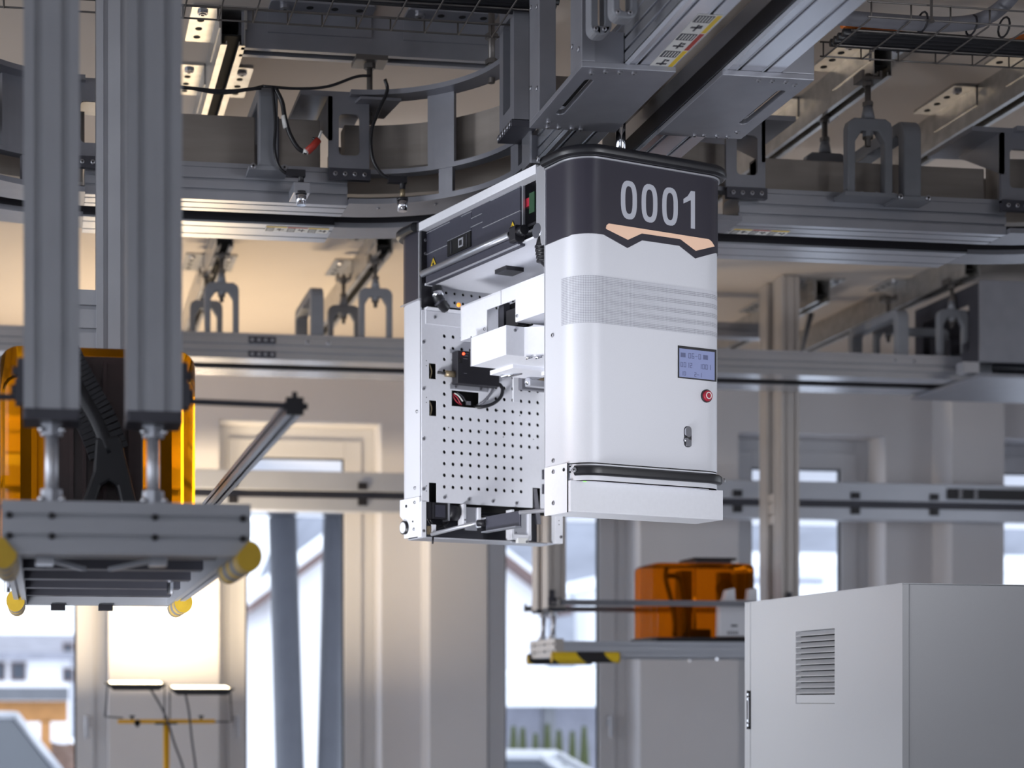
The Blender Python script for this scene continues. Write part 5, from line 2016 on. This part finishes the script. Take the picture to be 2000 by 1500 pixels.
sp = N()
for k in range(5):
    sp.tube([(.06 + .02 * k, .33 - .018 * k, .466), (.075 + .02 * k, .32 - .018 * k, .470)], .004, 6)
obj('spring_catch', sp, CHROME, fb)
obj('spring_catch', N().tube([(.115, .54, .455), (.16, .50, .466)], .007, 8), CHROME, fb)
# gripper rails below the housing
obj('gripper_rail', N().box(.20, .46, .52, .545, .434, .452), SILVER, rob, .002)
obj('gripper_plate', N().box(.18, .47, .34, .50, .478, .484), DSTEEL, rob)
obj('gripper_finger', N().box(.20, .215, .30, .46, .452, .468), WHITE2, rob)
obj('gripper_clip', N().sphere((.205, .535, .448), .012, 8), CHROME, rob)
obj('guide_block', N().box(.30, .36, .60, .62, .455, .478), BRASS, rob)
obj('guide_block', N().box(.37, .43, .60, .62, .455, .478), SILVER, rob)
obj('guide_rail', N().box(.24, .45, .62, .64, .444, .492), GREYC, rob)
obj('white_upright', N().box(.262, .285, .70, .705, .42, .52), WHITE2, rob)

# rear cover
flatsh(obj('rear_cover', wallstrip(upath(.148, 0, [], True), const(.135), const(.722), 0, -.006), WHITE, rob))
rb = flatsh(obj('rear_top_band', wallstrip(upath(.142, 0, [], True), const(.726), const(.925), .0022, -.006), BAND, rob))
obj('rear_band_edge', N().box(-.003, .004, .806, .812, .72, .93), SILVER, rob)
obj('rear_band_lip', N().prism([(-.002, .722), (.0, .722), (.0, .728), (-.006, .725)], 'y', .80, .92), SILVER, rob)
obj('rear_inner_post', N().box(.002, .055, .80, .804, .70, .937), BLACK, rob)
for h in (.90, .86, .80):
    bolt(rob, V(.014, .80, h), D(0, -1, 0), .0045, 'screw')
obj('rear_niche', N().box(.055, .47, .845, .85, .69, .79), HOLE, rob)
rcap = N()
rcap.prism([(p[0], p[1]) for p in upath(.148, .004, [], True)], 'z', .925, .957)
obj('rear_cap', rcap, BAND, rob)
ub = N()
path = upath(.135, .012, [], True)
prof = [(-.016, -.015), (.004, -.015), (.011, -.010), (.0135, -.002), (.012, .006), (.006, .012), (-.006, .015), (-.016, .0155)]
vs, fs = [], []
for (u, v, nu, nv, s) in path:
    for (o_, h_) in prof:
        vs.append((u + nu * o_, v + nv * o_, .942 + h_))
kp = len(prof)
fs = [tuple(range(kp)), tuple(range((len(path) - 1) * kp, len(path) * kp))[::-1]]
for i in range(len(path) - 1):
    for j in range(kp):
        fs.append((i * kp + j, (i + 1) * kp + j, (i + 1) * kp + (j + 1) % kp, i * kp + (j + 1) % kp))
ub.smooth = True
ub.add(vs, fs)
flatsh(obj('rear_bumper', ub, RUBBER, rob))
# rear hose by the wall
hs_ = obj('rear_hose', N().tube(smoothpath([(.045, .785, .757), (.04, .775, .735), (.05, .772, .712), (.075, .785, .700)], 4), .016, 10), RUBBER, rob)
obj('hose_clamp', N().tube([(.042, .777, .741), (.043, .774, .728)], .0185, 12), CHROME, hs_)
obj('hose_clamp', N().tube([(.046, .773, .716), (.050, .772, .711)], .0185, 12), DSTEEL, hs_)
# rear foot plate with holes, roller
obj('rear_foot', N().prism([(.808, .015), (.900, .015), (.900, .068), (.925, .085), (.925, .134), (.808, .134)], 'x', -.0025, .004), WHITE2, rob, .001)
for (v, h) in ((.833, .118), (.836, .162), (.838, .038), (.824, .39)):
    bolt(rob, V(-.0025 if h < .135 else 0, v, h), D(-1, 0, 0), .0052, 'screw')
obj('foot_hole', N().cyl((-.004, .885, .112), (0, .885, .112), .005, 12), HOLE, rob)
obj('foot_hole', N().cyl((-.004, .845, .062), (0, .845, .062), .003, 10), HOLE, rob)
wl = obj('roller', N().cyl((-.012, .890, .047), (.02, .890, .047), .0205, 24), RUBBER, rob)
obj('roller_disc', N().cyl((-.0135, .890, .047), (-.011, .890, .047), .0165, 24), WHITE2, wl)

# drive gear at the bottom of the rear wall
obj('bottom_left_post', N().box(.0, .016, PV - .002, PV + .02, .012, .118), WHITE2, rob)
obj('bottom_right_post', N().box(.480, .508, PV - .003, PV + .02, .012, .100), WHITE2, rob, .001)
for h in (.083, .071):
    obj('pin_hole', N().cyl((.493, PV - .0035, h), (.493, PV, h), .0016, 6), HOLE, rob)
bolt(rob, V(.500, PV - .003, .032), D(0, -1, 0), .005, 'screw')
obj('bottom_rail', N().box(.012, .49, PV + .01, PV + .10, .010, .014), SILVER, rob)
obj('bottom_rear_wall', N().box(.016, .48, PV + .10, PV + .105, .012, .12), DSTEEL, rob)
obj('drive_shaft', N().cyl((.14, PV + .06, .085), (.34, PV + .06, .085), .009, 14), CHROME, rob)
mo = obj('motor', N().box(.040, .094, PV + .0, PV + .03, .068, .118), BLACK, rob, .003)
obj('motor_face', N().box(.049, .082, PV - .003, PV, .074, .110), PANELB, mo)
obj('motor_flange', N().box(.093, .099, PV - .001, PV + .03, .064, .118), SILVER, mo)
obj('gearbox', N().cyl((.10, PV + .02, .092), (.135, PV + .02, .092), .026, 16), BLACK, rob)
obj('left_bracket', N().box(.014, .038, PV + .004, PV + .03, .066, .118), BLACK, rob)
for k, (pts) in enumerate((((.02, .07), (.035, .05), (.06, .042), (.085, .05), (.095, .06)), ((.03, .066), (.05, .048), (.075, .05), (.10, .04)), ((.075, .062), (.085, .045), (.10, .036)))):
    obj('loose_wire', N().tube(smoothpath([(u, PV + .002, h) for u, h in pts], 4), .0022, 6), RUBBER, rob)
for (ua, ub2, ha, hb_) in ((.140, .203, .018, .116), (.312, .385, -.004, .108)):
    fr = N()
    fr.box(ua, ua + .010, PV - .012, PV + .02, ha + .03 if ua < .2 else ha + .02, hb_)
    fr.box(ub2 - .011, ub2, PV - .012, PV + .02, ha + .03 if ua < .2 else ha + .02, hb_ - .008)
    fo = obj('bracket_frame', fr, WHITE2, rob, .001)
    obj('bracket_plate', N().box(ua + .010, ub2 - .011, PV - .006, PV + .0, ha + .02, hb_ - .008), ALUB, fo)
    for h in (.068, .055):
        bolt(fo, V(ua + .005 if ua < .2 else ua + .02, PV - .012 if ua < .2 else PV - .006, h if ua < .2 else h - .03), D(0, -1, 0), .003, 'screw')
obj('bracket_foot', N().box(.312, .385, PV - .012, PV + .0, .020, .032), WHITE2, rob)
obj('terminal_block', N().box(.335, .372, PV - .014, PV, .006, .022), LBLW, rob)
bolt(rob, V(.366, PV - .014, .011), D(0, -1, 0), .004, 'screw')
obj('pull_rod', N().cyl((.372, PV - .008, .010), (.445, PV - .008, .010), .0018, 8), CHROME, rob)
obj('terminal_block', N().box(.020, .032, PV - .004, PV, .020, .045), BRASS, rob)
obj('white_terminal', N().box(.034, .048, PV - .006, PV, .018, .05), WHITE2, rob)
# black angled plate and push rods across the bottom
ap = N()
ap.prism([(.0, .0), (.004, .0), (.004, .046), (.040, .046), (.040, .050), (.0, .050)], 'z', 0, 1)
pl = N()
pl.box(.10, .106, .42, .60, .012, .058)
obj('angle_plate', pl, PANELB, rob, .002)
obj('angle_plate_lip', N().box(.085, .106, .42, .60, .010, .014), STEEL, rob)
obj('push_rod', N().cyl((.03, .79, .020), (.10, .60, .046), .006, 10), SILVER, rob)
obj('push_rod', N().cyl((.10, .42, .052), (.20, .15, .048), .006, 10), SILVER, rob)
obj('rod_joint', N().cyl((.085, .62, .040), (.10, .60, .040), .010, 10), BLACK, rob)
obj('belt_arm', N().prism([(.402, .178), (.416, .178), (.432, .07), (.416, .07)], 'y', PV + .004, PV + .016), GREYC, rob)
obj('drain_clip', N().tube([(.035, .79, .012), (.028, .78, -.008)], .003, 6), BLACK, rob)
for (h0, h1) in ((.208, .238), (.163, .193)):
    obj('hook_strip', N().box(.432, .440, PV - .006, PV, h0, h1), DSTEEL, rob)
